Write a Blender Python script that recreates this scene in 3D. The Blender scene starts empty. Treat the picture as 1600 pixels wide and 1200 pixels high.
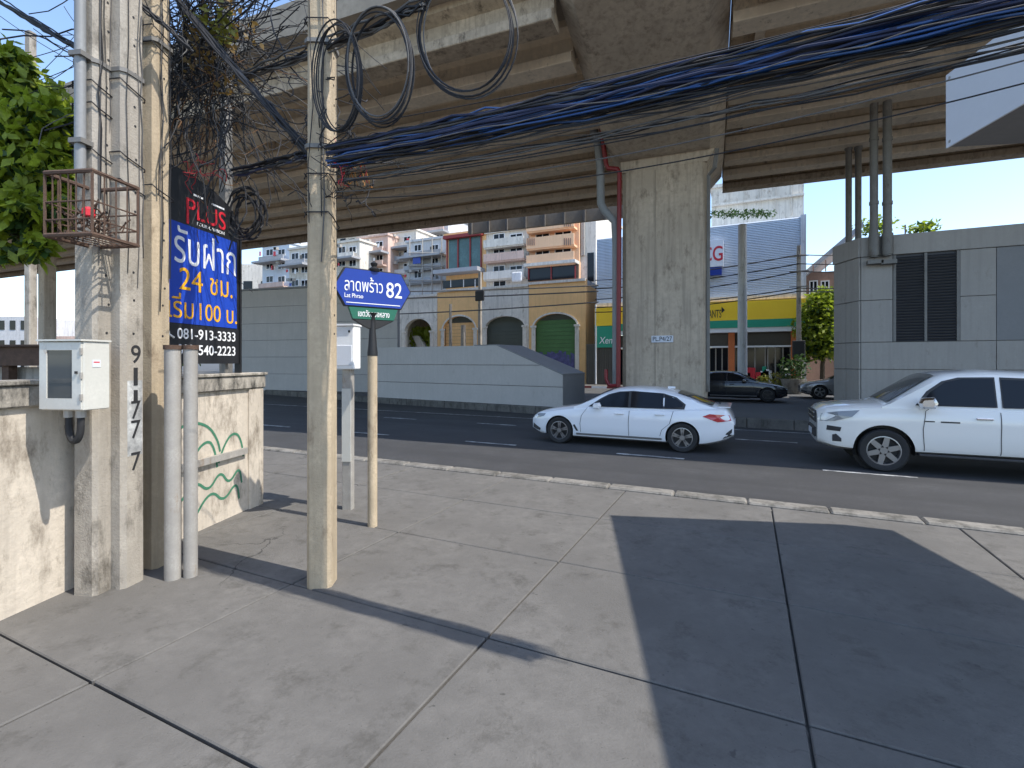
import bpy, bmesh, math, random
import numpy as np
from mathutils import Vector, Matrix
random.seed(7); np.random.seed(7)
R = math.radians
S = bpy.context.scene
COL = S.collection
# ------------------------------------------------------------------ camera
F, YH, EYE, YAW = 770.0, 565.0, 2.15, R(25.5)      # focal (px of a 1600 wide frame), horizon row, eye height, yaw
cam = bpy.data.cameras.new('camera'); camo = bpy.data.objects.new('camera', cam); COL.objects.link(camo)
cam.sensor_fit = 'HORIZONTAL'; cam.sensor_width = 36; cam.lens = F / 1600 * 36
cam.shift_y = -(600 - YH) / 1600
cam.clip_start = .05; cam.clip_end = 3000
camo.location = (0, 0, EYE); camo.rotation_euler = (R(90), 0, YAW)
S.camera = camo
# ------------------------------------------------------------------ sky, sun, exposure
SUN_AZ, SUN_EL = R(89), R(55)                      # azimuth from +Y (across the road) towards +X (right)
w = bpy.data.worlds.new('World'); S.world = w; w.use_nodes = True
nt = w.node_tree; bg = nt.nodes['Background']
sky = nt.nodes.new('ShaderNodeTexSky'); sky.sky_type = 'NISHITA'; sky.sun_disc = False
sky.sun_elevation = SUN_EL; sky.sun_rotation = SUN_AZ; sky.air_density = 1.0; sky.dust_density = .7; sky.ozone_density = 1.9
nt.links.new(sky.outputs[0], bg.inputs[0]); bg.inputs[1].default_value = .15
sl = bpy.data.lights.new('sun', 'SUN'); sl.energy = 2.6; sl.angle = R(.5); sl.color = (1, .95, .87)
so = bpy.data.objects.new('sun', sl); COL.objects.link(so)
sd = Vector((math.sin(SUN_AZ) * math.cos(SUN_EL), math.cos(SUN_AZ) * math.cos(SUN_EL), math.sin(SUN_EL)))
so.rotation_euler = sd.to_track_quat('Z', 'Y').to_euler(); so.location = (20, -10, 40)
S.view_settings.view_transform = 'Standard'; S.view_settings.look = 'None'
S.view_settings.exposure = 1.2; S.view_settings.gamma = 1
S.render.engine = 'CYCLES'; S.cycles.use_denoising = True; S.cycles.max_bounces = 8; S.cycles.diffuse_bounces = 5

# ------------------------------------------------------------------ measuring helpers
ca, sa = math.cos(YAW), math.sin(YAW)
RV, DV = Vector((ca, sa, 0)), Vector((-sa, ca, 0))
def CF(lat, dep, z=0): v = RV * lat + DV * dep; return Vector((v.x, v.y, z))      # right / forward of the viewer
def Wp(px, py, dep): return CF((px - 800) / F * dep, dep, EYE + (YH - py) / F * dep)
def depY(px, Y): return Y / (ca + (px - 800) / F * sa)
def XY(px, Y): return CF((px - 800) / F * depY(px, Y), depY(px, Y)).x
def ZY(px, py, Y): return EYE + (YH - py) / F * depY(px, Y)
def WY(px, py, Y): return Wp(px, py, depY(px, Y))

# ------------------------------------------------------------------ materials
M = {}
def mat(name, col, rough=.7, var=.12, scale=3, bump=.0, metal=0, streak=0, col2=None, cov=.5, stain=None, stain_amt=0, coat=0, bscale=None, spec=.5, lane=False, crack=0):
    m = bpy.data.materials.new(name); m.use_nodes = True; n = m.node_tree.nodes; L = m.node_tree.links
    b = n['Principled BSDF']; b.inputs['Roughness'].default_value = rough; b.inputs['Metallic'].default_value = metal
    b.inputs['Coat Weight'].default_value = coat; b.inputs['Specular IOR Level'].default_value = spec
    if coat: b.inputs['Coat Roughness'].default_value = .04
    g = n.new('ShaderNodeNewGeometry')
    def noise(sc, det=6, stretch=None, rg=.6):
        t = n.new('ShaderNodeTexNoise'); t.inputs['Scale'].default_value = sc; t.inputs['Detail'].default_value = det; t.inputs['Roughness'].default_value = rg
        if stretch:
            mp = n.new('ShaderNodeMapping'); mp.inputs['Scale'].default_value = stretch; L.new(g.outputs['Position'], mp.inputs['Vector']); L.new(mp.outputs[0], t.inputs['Vector'])
        else: L.new(g.outputs['Position'], t.inputs['Vector'])
        return t.outputs['Fac']
    def ramp(f, a, b_):
        r = n.new('ShaderNodeMapRange'); r.inputs[1].default_value = a; r.inputs[2].default_value = b_; r.clamp = True; L.new(f, r.inputs[0]); return r.outputs[0]
    def mix(f, a, b_, mode='MIX'):
        x = n.new('ShaderNodeMix'); x.data_type = 'RGBA'; x.blend_type = mode
        if isinstance(f, float): x.inputs[0].default_value = f
        else: L.new(f, x.inputs[0])
        for s, v in ((6, a), (7, b_)):
            if isinstance(v, tuple): x.inputs[s].default_value = (*v[:3], 1)
            else: L.new(v, x.inputs[s])
        return x.outputs[2]
    c = tuple(col)
    if var:
        lo = tuple(max(0, k * (1 - var)) for k in col); hi = tuple(min(1, k * (1 + var)) for k in col)
        c = mix(ramp(noise(scale), .3, .7), lo, hi)
        c = mix(ramp(noise(scale * 9, 4), .35, .75), c, tuple(k * (1 - var * .8) for k in col))
    if col2: c = mix(ramp(noise(scale * .45, 8, None, .7), .62 - cov * .3, .72 - cov * .2), c, tuple(col2))
    if streak: c = mix(ramp(noise(1, 5, (7, 7, .35)), .48, .8), c, tuple(k * (1 - streak) for k in col))
    if stain: c = mix(ramp(noise(2.2, 9, (1.6, 1.6, .7), .75), .62 - stain_amt, .74 - stain_amt * .6), c, tuple(stain))
    if lane: c = mix(ramp(noise(1, 4, (.03, 1.1, 1)), .42, .68), c, tuple(k * .62 for k in col))
    if crack:
        vo = n.new('ShaderNodeTexVoronoi'); vo.feature = 'DISTANCE_TO_EDGE'; vo.inputs['Scale'].default_value = .55
        nz = n.new('ShaderNodeTexNoise'); nz.inputs['Scale'].default_value = 2.2; nz.inputs['Detail'].default_value = 8; L.new(g.outputs['Position'], nz.inputs['Vector'])
        ad = n.new('ShaderNodeVectorMath'); ad.operation = 'MULTIPLY_ADD'; L.new(nz.outputs['Color'], ad.inputs[0]); ad.inputs[1].default_value = (.7, .7, 0); L.new(g.outputs['Position'], ad.inputs[2]); L.new(ad.outputs[0], vo.inputs['Vector'])
        ln_ = ramp(vo.outputs['Distance'], .0055, .0015); on = ramp(noise(.5, 2), .60, .66)
        mu = n.new('ShaderNodeMath'); mu.operation = 'MULTIPLY'; L.new(ln_, mu.inputs[0]); L.new(on, mu.inputs[1])
        c = mix(mu.outputs[0], c, tuple(k * .3 for k in col))
        c = mix(ramp(noise(38, 2), .70, .76), c, tuple(k * .5 for k in col)); c = mix(ramp(noise(7, 3), .70, .73), c, tuple(k * .55 for k in col))
    if isinstance(c, tuple): b.inputs['Base Color'].default_value = (*c, 1)
    else: L.new(c, b.inputs['Base Color'])
    if bump:
        bp = n.new('ShaderNodeBump'); bp.inputs['Strength'].default_value = bump; bp.inputs['Distance'].default_value = .02
        L.new(noise(bscale or scale * 12, 5), bp.inputs['Height']); L.new(bp.outputs[0], b.inputs['Normal'])
    M[name] = m; return m
mat('asphalt', (.052, .052, .054), .8, .3, 1.2, .35, bscale=90, col2=(.04, .04, .043), cov=.5, lane=True)
mat('far_asphalt', (.085, .083, .08), .8, .2, .8, .2, bscale=60)
mat('pavement', (.125, .118, .108), .85, .2, 1.1, .3, bscale=60, stain=(.075, .07, .062), stain_amt=.09, crack=1)
mat('kerb', (.22, .205, .18), .9, .25, 2, .4, stain=(.07, .065, .055), stain_amt=.16)
mat('dark_kerb', (.13, .12, .105), .9, .3, 2, .3, stain=(.05, .047, .04), stain_amt=.14)
mat('ground', (.16, .15, .13), .9, .2, .2)
mat('paint_white', (.55, .55, .53), .7, .25, 5, col2=(.16, .16, .16), cov=.75)
mat('girder', (.72, .59, .43), .85, .2, .9, .2, streak=.22, stain=(.26, .20, .14), stain_amt=.05, bscale=14)
mat('girder_outer_shaded', (.44, .345, .24), .9, .25, .9, .2, streak=.45, stain=(.12, .09, .06), stain_amt=.1, bscale=14)  # darker girder copy: shade on the outermost girders put into the colour, plus stains
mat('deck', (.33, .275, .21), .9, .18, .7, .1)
mat('pier', (.47, .385, .29), .85, .18, .8, .25, streak=.45, stain=(.21, .165, .12), stain_amt=.08, bscale=16)
mat('pole', (.47, .375, .255), .9, .2, 3, .35, streak=.4, stain=(.17, .12, .075), stain_amt=.06, bscale=60)
mat('pole_grey', (.37, .33, .275), .9, .2, 3, .35, streak=.4, stain=(.11, .095, .075), stain_amt=.11, bscale=60)
mat('grey_wall', (.43, .40, .365), .65, .08, 1.2, .08, streak=.1, stain=(.34, .315, .285), stain_amt=.04)
mat('grey_wall_dark', (.20, .197, .195), .6, .08, 1.5)
mat('station', (.33, .305, .275), .65, .08, 1.2, .08, streak=.18, stain=(.25, .225, .195), stain_amt=.05)
mat('louvre', (.03, .03, .034), .5, .1)
mat('plaster', (.56, .49, .40), .9, .16, 1.6, .3, streak=.35, stain=(.20, .165, .125), stain_amt=.13, bscale=30)
mat('coping', (.42, .38, .32), .9, .2, 3, .4, stain=(.03, .028, .024), stain_amt=.2, bscale=30)
mat('graffiti', (.05, .19, .11), .7, .15, 8)
mat('galv', (.38, .355, .32), .6, .2, 6, metal=.15, streak=.25, stain=(.24, .165, .10), stain_amt=.05)
mat('galv_dark', (.19, .18, .165), .6, .2, 4, metal=.2, stain=(.10, .07, .05), stain_amt=.05)
mat('box_grey', (.55, .54, .49), .55, .08, 5, stain=(.32, .22, .13), stain_amt=-.02)
mat('rust', (.10, .058, .038), .85, .35, 14, .3)
mat('black', (.013, .013, .014), .5, .1)
mat('rubber', (.018, .018, .019), .75, .2, 20)
mat('cable', (.014, .014, .016), .75, .2, 9)
mat('cable_blue', (.012, .07, .24), .4, .2, 9)
mat('cable_navy', (.012, .02, .06), .75, .2, 9)
mat('cable_grey', (.10, .095, .09), .75, .2, 9)
mat('cable_red', (.45, .025, .03), .5, .2, 9)
mat('cable_orange', (.50, .20, .03), .6, .2, 9)
mat('vine', (.17, .085, .035), .9, .4, 9)
mat('sign_blue', (.006, .038, .29), .35, .05, 3)
mat('sign_green', (.01, .12, .075), .4, .05, 3)
mat('banner_black', (.016, .016, .018), .5, .2, 4)
mat('banner_blue', (.010, .055, .42), .5, .04, 4)
mat('white', (.80, .80, .80), .5, .03, 3)
mat('letter_yellow', (.85, .42, .015), .5, .03)
mat('letter_red', (.60, .02, .035), .5, .05)
mat('letter_black', (.02, .02, .022), .7, .1)
mat('sign_white', (.62, .64, .68), .5, .03, 2)
mat('soffit', (.20, .20, .20), .8, .08, 2)
mat('red_pipe', (.20, .014, .016), .45, .15, 4)
mat('grey_pipe', (.23, .235, .235), .55, .12, 3)
mat('car_white', (.80, .81, .83), .3, 0, coat=1)
mat('car_cream', (.80, .78, .74), .3, 0, coat=1)
mat('car_black', (.012, .013, .017), .25, 0, coat=1)
mat('car_silver', (.34, .33, .33), .3, 0, metal=.5, coat=1)
mat('glass_dark', (.010, .012, .016), .06, 0, spec=.3)
mat('glass_clear', (.06, .07, .075), .06, 0, spec=.4)
mat('chrome', (.7, .7, .72), .15, 0, metal=1)
mat('rim', (.32, .32, .33), .3, 0, metal=.8)
mat('rim_dark', (.05, .05, .055), .3, 0, metal=.6)
mat('tail_red', (.45, .01, .02), .15, 0, coat=1)
mat('head_lamp', (.22, .23, .24), .08, 0, coat=1)
mat('plastic', (.03, .03, .032), .6, .1, 9)
mat('orange_wall', (.82, .50, .22), .85, .1, .5, streak=.18, stain=(.3, .2, .12), stain_amt=.0)
mat('peach_wall', (.84, .52, .31), .85, .1, .5, streak=.15)
mat('white_wall', (.70, .65, .57), .85, .15, .5, streak=.4, stain=(.30, .25, .19), stain_amt=.07)
mat('pale_wall', (.62, .62, .62), .85, .15, .5, streak=.4, stain=(.3, .28, .25), stain_amt=.06)
mat('pink_wall', (.64, .46, .38), .85, .15, .5, streak=.4, stain=(.3, .2, .15), stain_amt=.06)
mat('brown_wall', (.32, .20, .15), .85, .2, .6, streak=.2)
mat('blue_clad', (.56, .61, .67), .6, .05, .5, streak=.1)
mat('shutter_dark', (.075, .085, .07), .6, .12, 1)
mat('shutter_green', (.07, .17, .05), .6, .15, 1)
mat('shutter_purple', (.10, .10, .24), .7, .5, 3)
mat('shutter_brown', (.10, .09, .075), .6, .15, 1)
mat('yellow_sign', (.98, .62, .02), .5, .05, 1)
mat('green_sign', (.01, .30, .18), .5, .05, 1)
mat('orange_post', (.62, .17, .05), .7, .15, 2)
mat('teal_glass', (.06, .13, .13), .25, .4, .7)
mat('red_frame', (.25, .03, .03), .6, .15, 3)
mat('roof_tin', (.36, .36, .37), .6, .15, 2, streak=.2)
mat('trunk', (.10, .075, .05), .9, .3, 6, .4)
def leafmat(name, col, trans=.35):
    m = mat(name, col, .5, .45, 7); n = m.node_tree.nodes; L = m.node_tree.links
    b = n['Principled BSDF']; t = n.new('ShaderNodeBsdfTranslucent'); mx = n.new('ShaderNodeMixShader'); mx.inputs[0].default_value = trans
    src = b.inputs['Base Color'].links[0].from_socket; L.new(src, t.inputs[0])
    L.new(b.outputs[0], mx.inputs[1]); L.new(t.outputs[0], mx.inputs[2]); L.new(mx.outputs[0], n['Material Output'].inputs[0])
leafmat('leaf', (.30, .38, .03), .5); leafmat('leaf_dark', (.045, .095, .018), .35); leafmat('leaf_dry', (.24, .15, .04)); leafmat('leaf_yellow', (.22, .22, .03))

# ------------------------------------------------------------------ mesh helpers
ORG = {}
def setp(o, label=None, cat=None, group=None, kind=None):
    if label: o['label'] = label
    if cat: o['category'] = cat
    if group: o['group'] = group
    if kind: o['kind'] = kind
    return o
def thing(name, label, cat, loc=(0, 0, 0), group=None):
    o = bpy.data.objects.new(name, None); COL.objects.link(o); o.location = loc; o.empty_display_size = .2
    ORG[o] = Vector(loc); return setp(o, label, cat, group)
class MB:
    def __init__(s, mtx=None): s.v = []; s.f = []; s.m = mtx
    def add(s, vs, fs):
        k = len(s.v); s.v += [(s.m @ Vector(p)) if s.m else Vector(p) for p in vs]; s.f += [tuple(i + k for i in f) for f in fs]; return s
    def box(s, x0, x1, y0, y1, z0, z1):
        return s.add([(x, y, z) for x in (x0, x1) for y in (y0, y1) for z in (z0, z1)],
                     [(0, 1, 3, 2), (4, 6, 7, 5), (0, 4, 5, 1), (2, 3, 7, 6), (0, 2, 6, 4), (1, 5, 7, 3)])
    def loft(s, rings, caps=True, closed=True):
        n = len(rings[0]); vs = [p for r in rings for p in r]; fs = []
        for i in range(len(rings) - 1):
            for j in range(n if closed else n - 1):
                a, b = i * n + j, i * n + (j + 1) % n; fs.append((a, b, b + n, a + n))
        if caps: fs += [tuple(reversed(range(n))), tuple((len(rings) - 1) * n + j for j in range(n))]
        return s.add(vs, fs)
    def tube(s, pts, r, n=6, caps=True):
        pts = [Vector(p) for p in pts]; rings = []; up = None
        for i, p in enumerate(pts):
            d = (pts[min(i + 1, len(pts) - 1)] - pts[max(i - 1, 0)])
            d = d.normalized() if d.length > 1e-9 else Vector((0, 0, 1))
            if up is None: up = d.orthogonal().normalized()
            else:
                up = up - d * up.dot(d); up = up.normalized() if up.length > 1e-6 else d.orthogonal().normalized()
            q = d.cross(up); rr = r[i] if isinstance(r, (list, tuple)) else r
            rings.append([p + (up * math.cos(2 * math.pi * k / n) + q * math.sin(2 * math.pi * k / n)) * rr for k in range(n)])
        return s.loft(rings, caps)
    def prism(s, poly, axis, a, b):   # poly in the two other axes, extruded along axis from a to b
        def P(u, v, t): return {'x': (t, u, v), 'y': (u, t, v), 'z': (u, v, t)}[axis]
        n = len(poly)
        return s.add([P(u, v, a) for u, v in poly] + [P(u, v, b) for u, v in poly],
                     [tuple(range(n)), tuple(reversed(range(n, 2 * n)))] + [(i, n + i, n + (i + 1) % n, (i + 1) % n) for i in range(n)])
    def mesh(s, name, m, org=Vector((0, 0, 0)), smooth=False, bevel=0):
        me = bpy.data.meshes.new(name); me.from_pydata([tuple(Vector(p) - org) for p in s.v], [], s.f)
        bm = bmesh.new(); bm.from_mesh(me); bmesh.ops.recalc_face_normals(bm, faces=bm.faces)
        if bevel: bmesh.ops.bevel(bm, geom=[e for e in bm.edges if len(e.link_faces) == 2 and e.calc_face_angle() > .5], offset=bevel, segments=1, affect='EDGES')
        bm.to_mesh(me); bm.free()
        if smooth:
            me.polygons.foreach_set('use_smooth', [True] * len(me.polygons)); me.set_sharp_from_angle(angle=R(38))
        me.materials.append(M[m]); return me
    def build(s, name, m, parent=None, smooth=False, bevel=0, org=None):
        if parent is not None: org = ORG[parent]
        elif org is None: org = Vector((0, 0, 0))
        o = bpy.data.objects.new(name, s.mesh(name, m, Vector(org), smooth, bevel)); COL.objects.link(o); ORG[o] = Vector(org)
        if parent is not None: o.parent = parent
        else: o.location = org
        return o
def piece(name, me, parent, loc):                     # a copy that shares its mesh
    o = bpy.data.objects.new(name, me); COL.objects.link(o); o.parent = parent; o.location = Vector(loc) - ORG[parent]; ORG[o] = Vector(loc); return o
def frame(o, xdir, zdir=(0, 0, 1)):                   # matrix: local x along xdir, z up, y = z cross x
    x = Vector(xdir).normalized(); z = Vector(zdir).normalized(); y = z.cross(x)
    m = Matrix((x, y, z)).transposed().to_4x4(); m.translation = Vector(o); return m
def text(body, name, m, parent, o, xdir, width, height, depth=.004, bold=0, up=(0, 0, 1), shear=0):
    cu = bpy.data.curves.new('t', 'FONT'); cu.body = body; cu.extrude = .01; cu.offset = bold; cu.shear = shear
    to = bpy.data.objects.new('t', cu); COL.objects.link(to); dg = bpy.context.evaluated_depsgraph_get(); dg.update()
    me = bpy.data.meshes.new_from_object(to.evaluated_get(dg)); bpy.data.objects.remove(to)
    if not len(me.vertices): return None
    vs = [v.co.copy() for v in me.vertices]; x0 = min(v.x for v in vs); x1 = max(v.x for v in vs); y0 = min(v.y for v in vs); y1 = max(v.y for v in vs)
    x = Vector(xdir).normalized(); u = Vector(up); nn = x.cross(u)            # o = lower left corner of the lettering; nn points to the reader
    og = ORG[parent]
    for v, c in zip(me.vertices, vs):
        v.co = Vector(o) + x * (c.x - x0) / (x1 - x0) * width + u * (c.y - y0) / (y1 - y0) * height + nn * (c.z + .01) / .02 * depth - og
    me.materials.clear(); me.materials.append(M[m]); ob = bpy.data.objects.new(name, me); COL.objects.link(ob); ob.parent = parent; ORG[ob] = og
    return ob
def circ(n, r, a0=0): return [(r * math.cos(a0 + 2 * math.pi * k / n), r * math.sin(a0 + 2 * math.pi * k / n)) for k in range(n)]

# ================================================================== SETTING
setp(MB().box(-900, 900, -300, 1500, -.6, -.05).build('ground', 'ground'), kind='structure')
setp(MB().box(-250, 200, 8.0, 60, -.049, 0).build('road', 'asphalt'), kind='structure')
EDGE = [(120, 14.8), (30, 16.9), (4, 17.65), (0, 17.8), (-6.6, 18.5), (-17.6, 20.1), (-40, 24.5), (-120, 44)]
setp(MB().prism([(x, y + .3) for x, y in EDGE] + [(-400, 90), (-900, 90), (-900, 900), (700, 900), (700, 14.8)], 'z', -.04, .29).build('far_road', 'far_asphalt'), kind='structure')
mk = setp(MB().add([(0, 0, -9), (1, 0, -9), (0, 1, -9)], [(0, 1, 2)]).build('median_kerb', 'dark_kerb'), kind='structure')
def kerb_run(parent, p, q, h, wd, m, ln=1.2):
    p, q = Vector((*p, 0)), Vector((*q, 0)); n = max(1, int((q - p).length / ln)); d = (q - p) / n
    me = MB(frame((0, 0, 0), d)).box(.006, d.length - .006, -wd / 2, wd / 2, -.03, h).mesh('kerb_stone', m, bevel=.025)
    for i in range(n): piece('kerb_stone', me, parent, p + d * i)
bpy.data.objects.remove(mk)
me0 = MB().prism([(x, y + .12) for x, y in EDGE] + [(x, y + .28) for x, y in reversed(EDGE)], 'z', -.03, .28)
mk = setp(me0.build('median_kerb', 'dark_kerb'), kind='structure')
for a, b in zip(EDGE[1:-2], EDGE[2:-1]):
    kerb_run(mk, (a[0], a[1] + .12), (b[0], b[1] + .12), .31, .3, 'dark_kerb')
# painted lane dashes
rm = setp(MB().box(-60, 40, 17.05, 17.15, .003, .0045).build('edge_line', 'paint_white'), kind='structure')
dash = MB().box(0, 1.5, -.05, .05, .0035, .007).mesh('lane_dash', 'paint_white')
lm = setp(MB().box(-100, -98, 11.40, 11.50, .0035, .007).build('lane_markings', 'paint_white'), kind='structure')
for Y, ph in ((11.45, -6.85), (15.0, -12.6)):
    for k in range(-9, 9): piece('lane_dash', dash, lm, (ph + k * 4.1, Y, 0))
# near pavement: poured slabs with open joints
pv = setp(MB().box(-40, 40, -30, 7.7, -.04, .10).build('pavement', 'kerb'), kind='structure')
slab = MB().box(.008, 1.992, .008, 1.492, .05, .15).mesh('paving_slab', 'pavement', bevel=.008)
for i in range(-9, 6):
    for j in range(5):
        piece('paving_slab', slab, pv, (i * 2.0 + .3, .15 + j * 1.5, random.uniform(-.003, .003)))
setp(MB().box(-40, 40, -30, .14, .101, .148).build('pavement_apron', 'pavement'), kind='structure')
kb = setp(MB().box(-40, 40, 7.72, 7.94, -.03, .13).build('kerb', 'kerb'), kind='structure')
kerb_run(kb, (-30, 7.84), (24, 7.84), .165, .27, 'kerb', 1.0)
# far pavement
setp(MB().box(-120, 90, 34, 60, .2, .42).build('far_pavement', 'pavement'), kind='structure')
fk = setp(MB().box(-120, 90, 33.8, 34, .2, .40).build('far_kerb', 'kerb'), kind='structure')
for k in range(-30, 20):
    piece('kerb_stone', M.setdefault('_k%d' % (k % 2), None) or M.__setitem__('_k%d' % (k % 2), MB().box(.01, 1.09, -.04, .0, .25, .43).mesh('kerb_stone', ('red_frame', 'white')[k % 2])) or M['_k%d' % (k % 2)], fk, (k * 1.1, 33.79, 0))

# ================================================================== VIADUCT (its own axis: s along, D across)
VA = math.atan2(770, 1900)
VU, VV = CF(math.cos(VA), -math.sin(VA)), CF(math.sin(VA), math.cos(VA))
VM = Matrix((VU, VV, Vector((0, 0, 1)))).transposed().to_4x4()
def V(s, d, z): return VM @ Vector((s, d, z))
ZB = 10.65
via = thing('viaduct', 'concrete expressway viaduct with rows of girders crossing overhead', 'viaduct', V(-1.6, 19.6, ZB))
prof = [(-.33, .02), (-.31, 0), (.31, 0), (.33, .02), (.33, .27), (.09, .42), (.09, .8), (.40, .95), (.40, 1.15), (-.40, 1.15), (-.40, .95), (-.09, .8), (-.09, .42), (-.33, .27)]
DS = [26.75, 24.9, 23.1, 21.3, 19.4, 17.55, 15.7, 13.85, 12.0]
for s0, s1 in ((-95, -3.68), (.5, 60)):
    for D in DS:
        MB(VM).prism([(D + a, ZB + b) for a, b in prof], 'x', s0, s1).build('girder', 'girder_outer_shaded' if D in (DS[0], DS[-1]) else 'girder', via)
    for k in range(int((s1 - s0) / 11)):
        s = s0 + .6 + k * 11.0
        for D0, D1 in zip(DS[1:], DS[:-1]): MB(VM).box(s, s + .25, D0 + .13, D1 - .13, ZB + .45, ZB + 1.14).build('diaphragm', 'girder', via)
    MB(VM).box(s0, s1, 11.3, 27.8, ZB + 1.154, ZB + 1.4).build('deck_slab', 'deck', via)
    for D0, D1 in ((11.0, 11.3), (27.8, 28.1)): MB(VM).prism([(D0, ZB + 1.12), (D1, ZB + 1.12), (D1, ZB + 2.1), (D0, ZB + 2.1)], 'x', s0, s1).build('parapet', 'deck', via)
MB(VM).box(-3.66, .48, 11.05, 28.05, ZB + 1.16, ZB + 1.39).build('deck_slab', 'deck', via)
pier = thing('pier', 'massive concrete pier with hammerhead and small number plate on its column', 'pier', V(-1.6, 19.7, .28))
MB(VM).prism([(-3.09, 18.65), (-2.94, 18.5), (-.30, 18.5), (-.15, 18.65), (-.15, 20.9), (-3.09, 20.9)], 'z', .2, 9.7).build('column', 'pier', pier)
rings = []
for D, zb in ((11.45, 11.1), (11.8, 10.98), (18.2, 9.55), (21.2, 9.55), (27.2, 10.98), (27.6, 11.1)):
    rings.append([(-3.62, D, ZB + 1.15), (-3.62, D, min(zb + .5, ZB + 1.1)), (-3.15, D, zb), (-.05, D, zb), (.42, D, min(zb + .5, ZB + 1.1)), (.42, D, ZB + 1.15)])
MB(VM).loft(rings).build('crosshead', 'pier', pier)
MB(VM).loft([[(-3.14, 18.46, 9.56), (.1, 18.46, 9.56), (.1, 20.95, 9.56), (-3.14, 20.95, 9.56)], [(-3.1, 18.49, 9.15), (-.14, 18.49, 9.15), (-.14, 20.91, 9.15), (-3.1, 20.91, 9.15)]]).build('haunch', 'pier', pier)
def Vs(px, D): t = (px - 800) / F; return (t * math.cos(VA) - math.sin(VA)) / (math.cos(VA) + t * math.sin(VA)) * D
def Vz(px, py, D):
    s = Vs(px, D); dep = -math.sin(VA) * s + math.cos(VA) * D; return EYE + (YH - py) / F * dep
def VP(px, py, D): return V(Vs(px, D), D, Vz(px, py, D))
a, b = VP(1018, 535, 18.48), VP(1052, 525, 18.48)
pl = MB(VM).box(Vs(1018, 18.49), Vs(1052, 18.49), 18.46, 18.497, Vz(1035, 535, 18.49), Vz(1035, 524.5, 18.49)).build('number_plate', 'sign_white', pier)
text('PL.P4/27', 'plate_text', 'letter_black', pier, VP(1020, 533, 18.455), VU, Vs(1050, 18.45) - Vs(1020, 18.45), .16, .004)
for s in (-1.9,): MB(VM).box(s - .012, s + .012, 18.485, 18.499, .4, 9.1).build('formwork_seam', 'deck', pier)
gp = MB().tube([VP(912, 150, 18.2), VP(921, 180, 18.2), VP(934, 225, 18.25), VP(938, 262, 18.3), VP(939, 318, 18.3), VP(945, 330, 18.3), VP(961, 346, 18.35), VP(963, 380, 18.4), VP(963, 606, 18.4)], .15, 12)
setp(gp.build('drain_pipe', 'grey_pipe', smooth=True), 'grey drain pipe bending down the left edge of the pier', 'pipe')
rp = thing('fire_pipe', 'dark red pipe running down the left side of the pier column', 'pipe', VP(966, 606, 18.1))
MB().tube([VP(936, 170, 18.0), VP(944, 235, 18.05), VP(947, 256, 18.1), VP(950, 263, 18.1), VP(965, 264, 18.1), VP(968, 270, 18.1), VP(967, 420, 18.1), VP(966, 606, 18.1)], .085, 10).build('riser', 'red_pipe', rp, True)
MB().tube([VP(947, 577, 18.1), VP(947, 592, 18.1), VP(951, 601, 18.1), VP(958, 603, 18.1), VP(964, 602, 18.1)], .07, 8).build('branch', 'red_pipe', rp, True)
cp = MB()
for k in range(2): cp.tube([VP(1122 - k * 3, 232, 18.15), VP(1118 - k * 3, 262, 18.2), VP(1108 - k * 1.6, 274, 18.45), VP(1107.5 - k * 1.6, 420, 18.6), VP(1107 - k * 1.6, 612, 18.6)], .045, 7)
setp(cp.build('cable_conduit', 'galv_dark', smooth=True), 'thin dark conduits down the right edge of the pier', 'conduit')
rpt = thing('ramp_parapet', 'grey ribbed parapet showing below the far edge of the viaduct', 'parapet', V(-11, 30, 10.9))
MB(VM).box(-15.4, -4.0, 30, 30.25, 10.85, 11.95).build('panel', 'deck', rpt)
for k in range(9): MB(VM).box(-15.2 + k * 1.3, -15.05 + k * 1.3, 29.86, 29.999, 10.8, 11.98).build('rib', 'galv_dark', rpt)
cc = thing('far_column', 'plain grey concrete column far left beyond the wall', 'column', CF(-.948 * 33, 33, .28))
MB(frame(CF(-.943 * 33, 33, 0), VU)).box(-.35, .35, -.35, .35, .2, 10.7).build('shaft', 'pier', cc, bevel=.04)
MB(frame(CF(-.943 * 33, 33, 0), VU)).box(-.6, .6, -.6, .6, 10.05, 10.62).build('head', 'pier', cc)

# ================================================================== GREY WALLS ON THE MEDIAN
def courses(root, p, q, z0, tops, m, th=.28, gap=.025):
    """wall of long horizontal courses between plan points p and q; tops: list of course heights"""
    p, q = Vector((p[0], p[1], 0)), Vector((q[0], q[1], 0)); fm = frame(p, q - p); ln = (q - p).length
    MB(fm).box(0, ln, .03, th, z0, tops[-1] - .01).build('core', 'grey_wall_dark', root)
    z = z0
    for t in tops:
        n = max(1, round(ln / 5.2))
        for k in range(n): MB(fm).box(ln * k / n + .008, ln * (k + 1) / n - .008, 0, .05, z + gap / 2, t - gap / 2).build('panel', m, root, bevel=.006)
        z = t
tw0, tw1 = CF((372 - 800) / F * 33, 33), CF((621 - 800) / F * 29.5, 29.5)
tw = thing('tall_barrier_wall', 'tall grey panelled wall behind the street name sign', 'wall', (tw1.x, tw1.y, .28))
courses(tw, tw0, tw1, .25, [1.35, 2.45, 3.55, 4.65, 5.75, 6.85], 'grey_wall')
MB(frame(tw0, tw1 - tw0)).box(-.02, (tw1 - tw0).length + .02, -.06, .34, 6.85, 6.97).build('coping', 'grey_wall_dark', tw)
A, B = WY(879, 600, 18.75), WY(588, 600, 20.05)
lw = thing('low_barrier_wall', 'low grey panelled barrier wall with sloping end beside the white sedan', 'wall', (A.x, A.y, .28))
fm = frame((B.x, B.y, 0), (A.x - B.x, A.y - B.y, 0)); ln = (A - B).xy.length
cut = ln * .70
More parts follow.
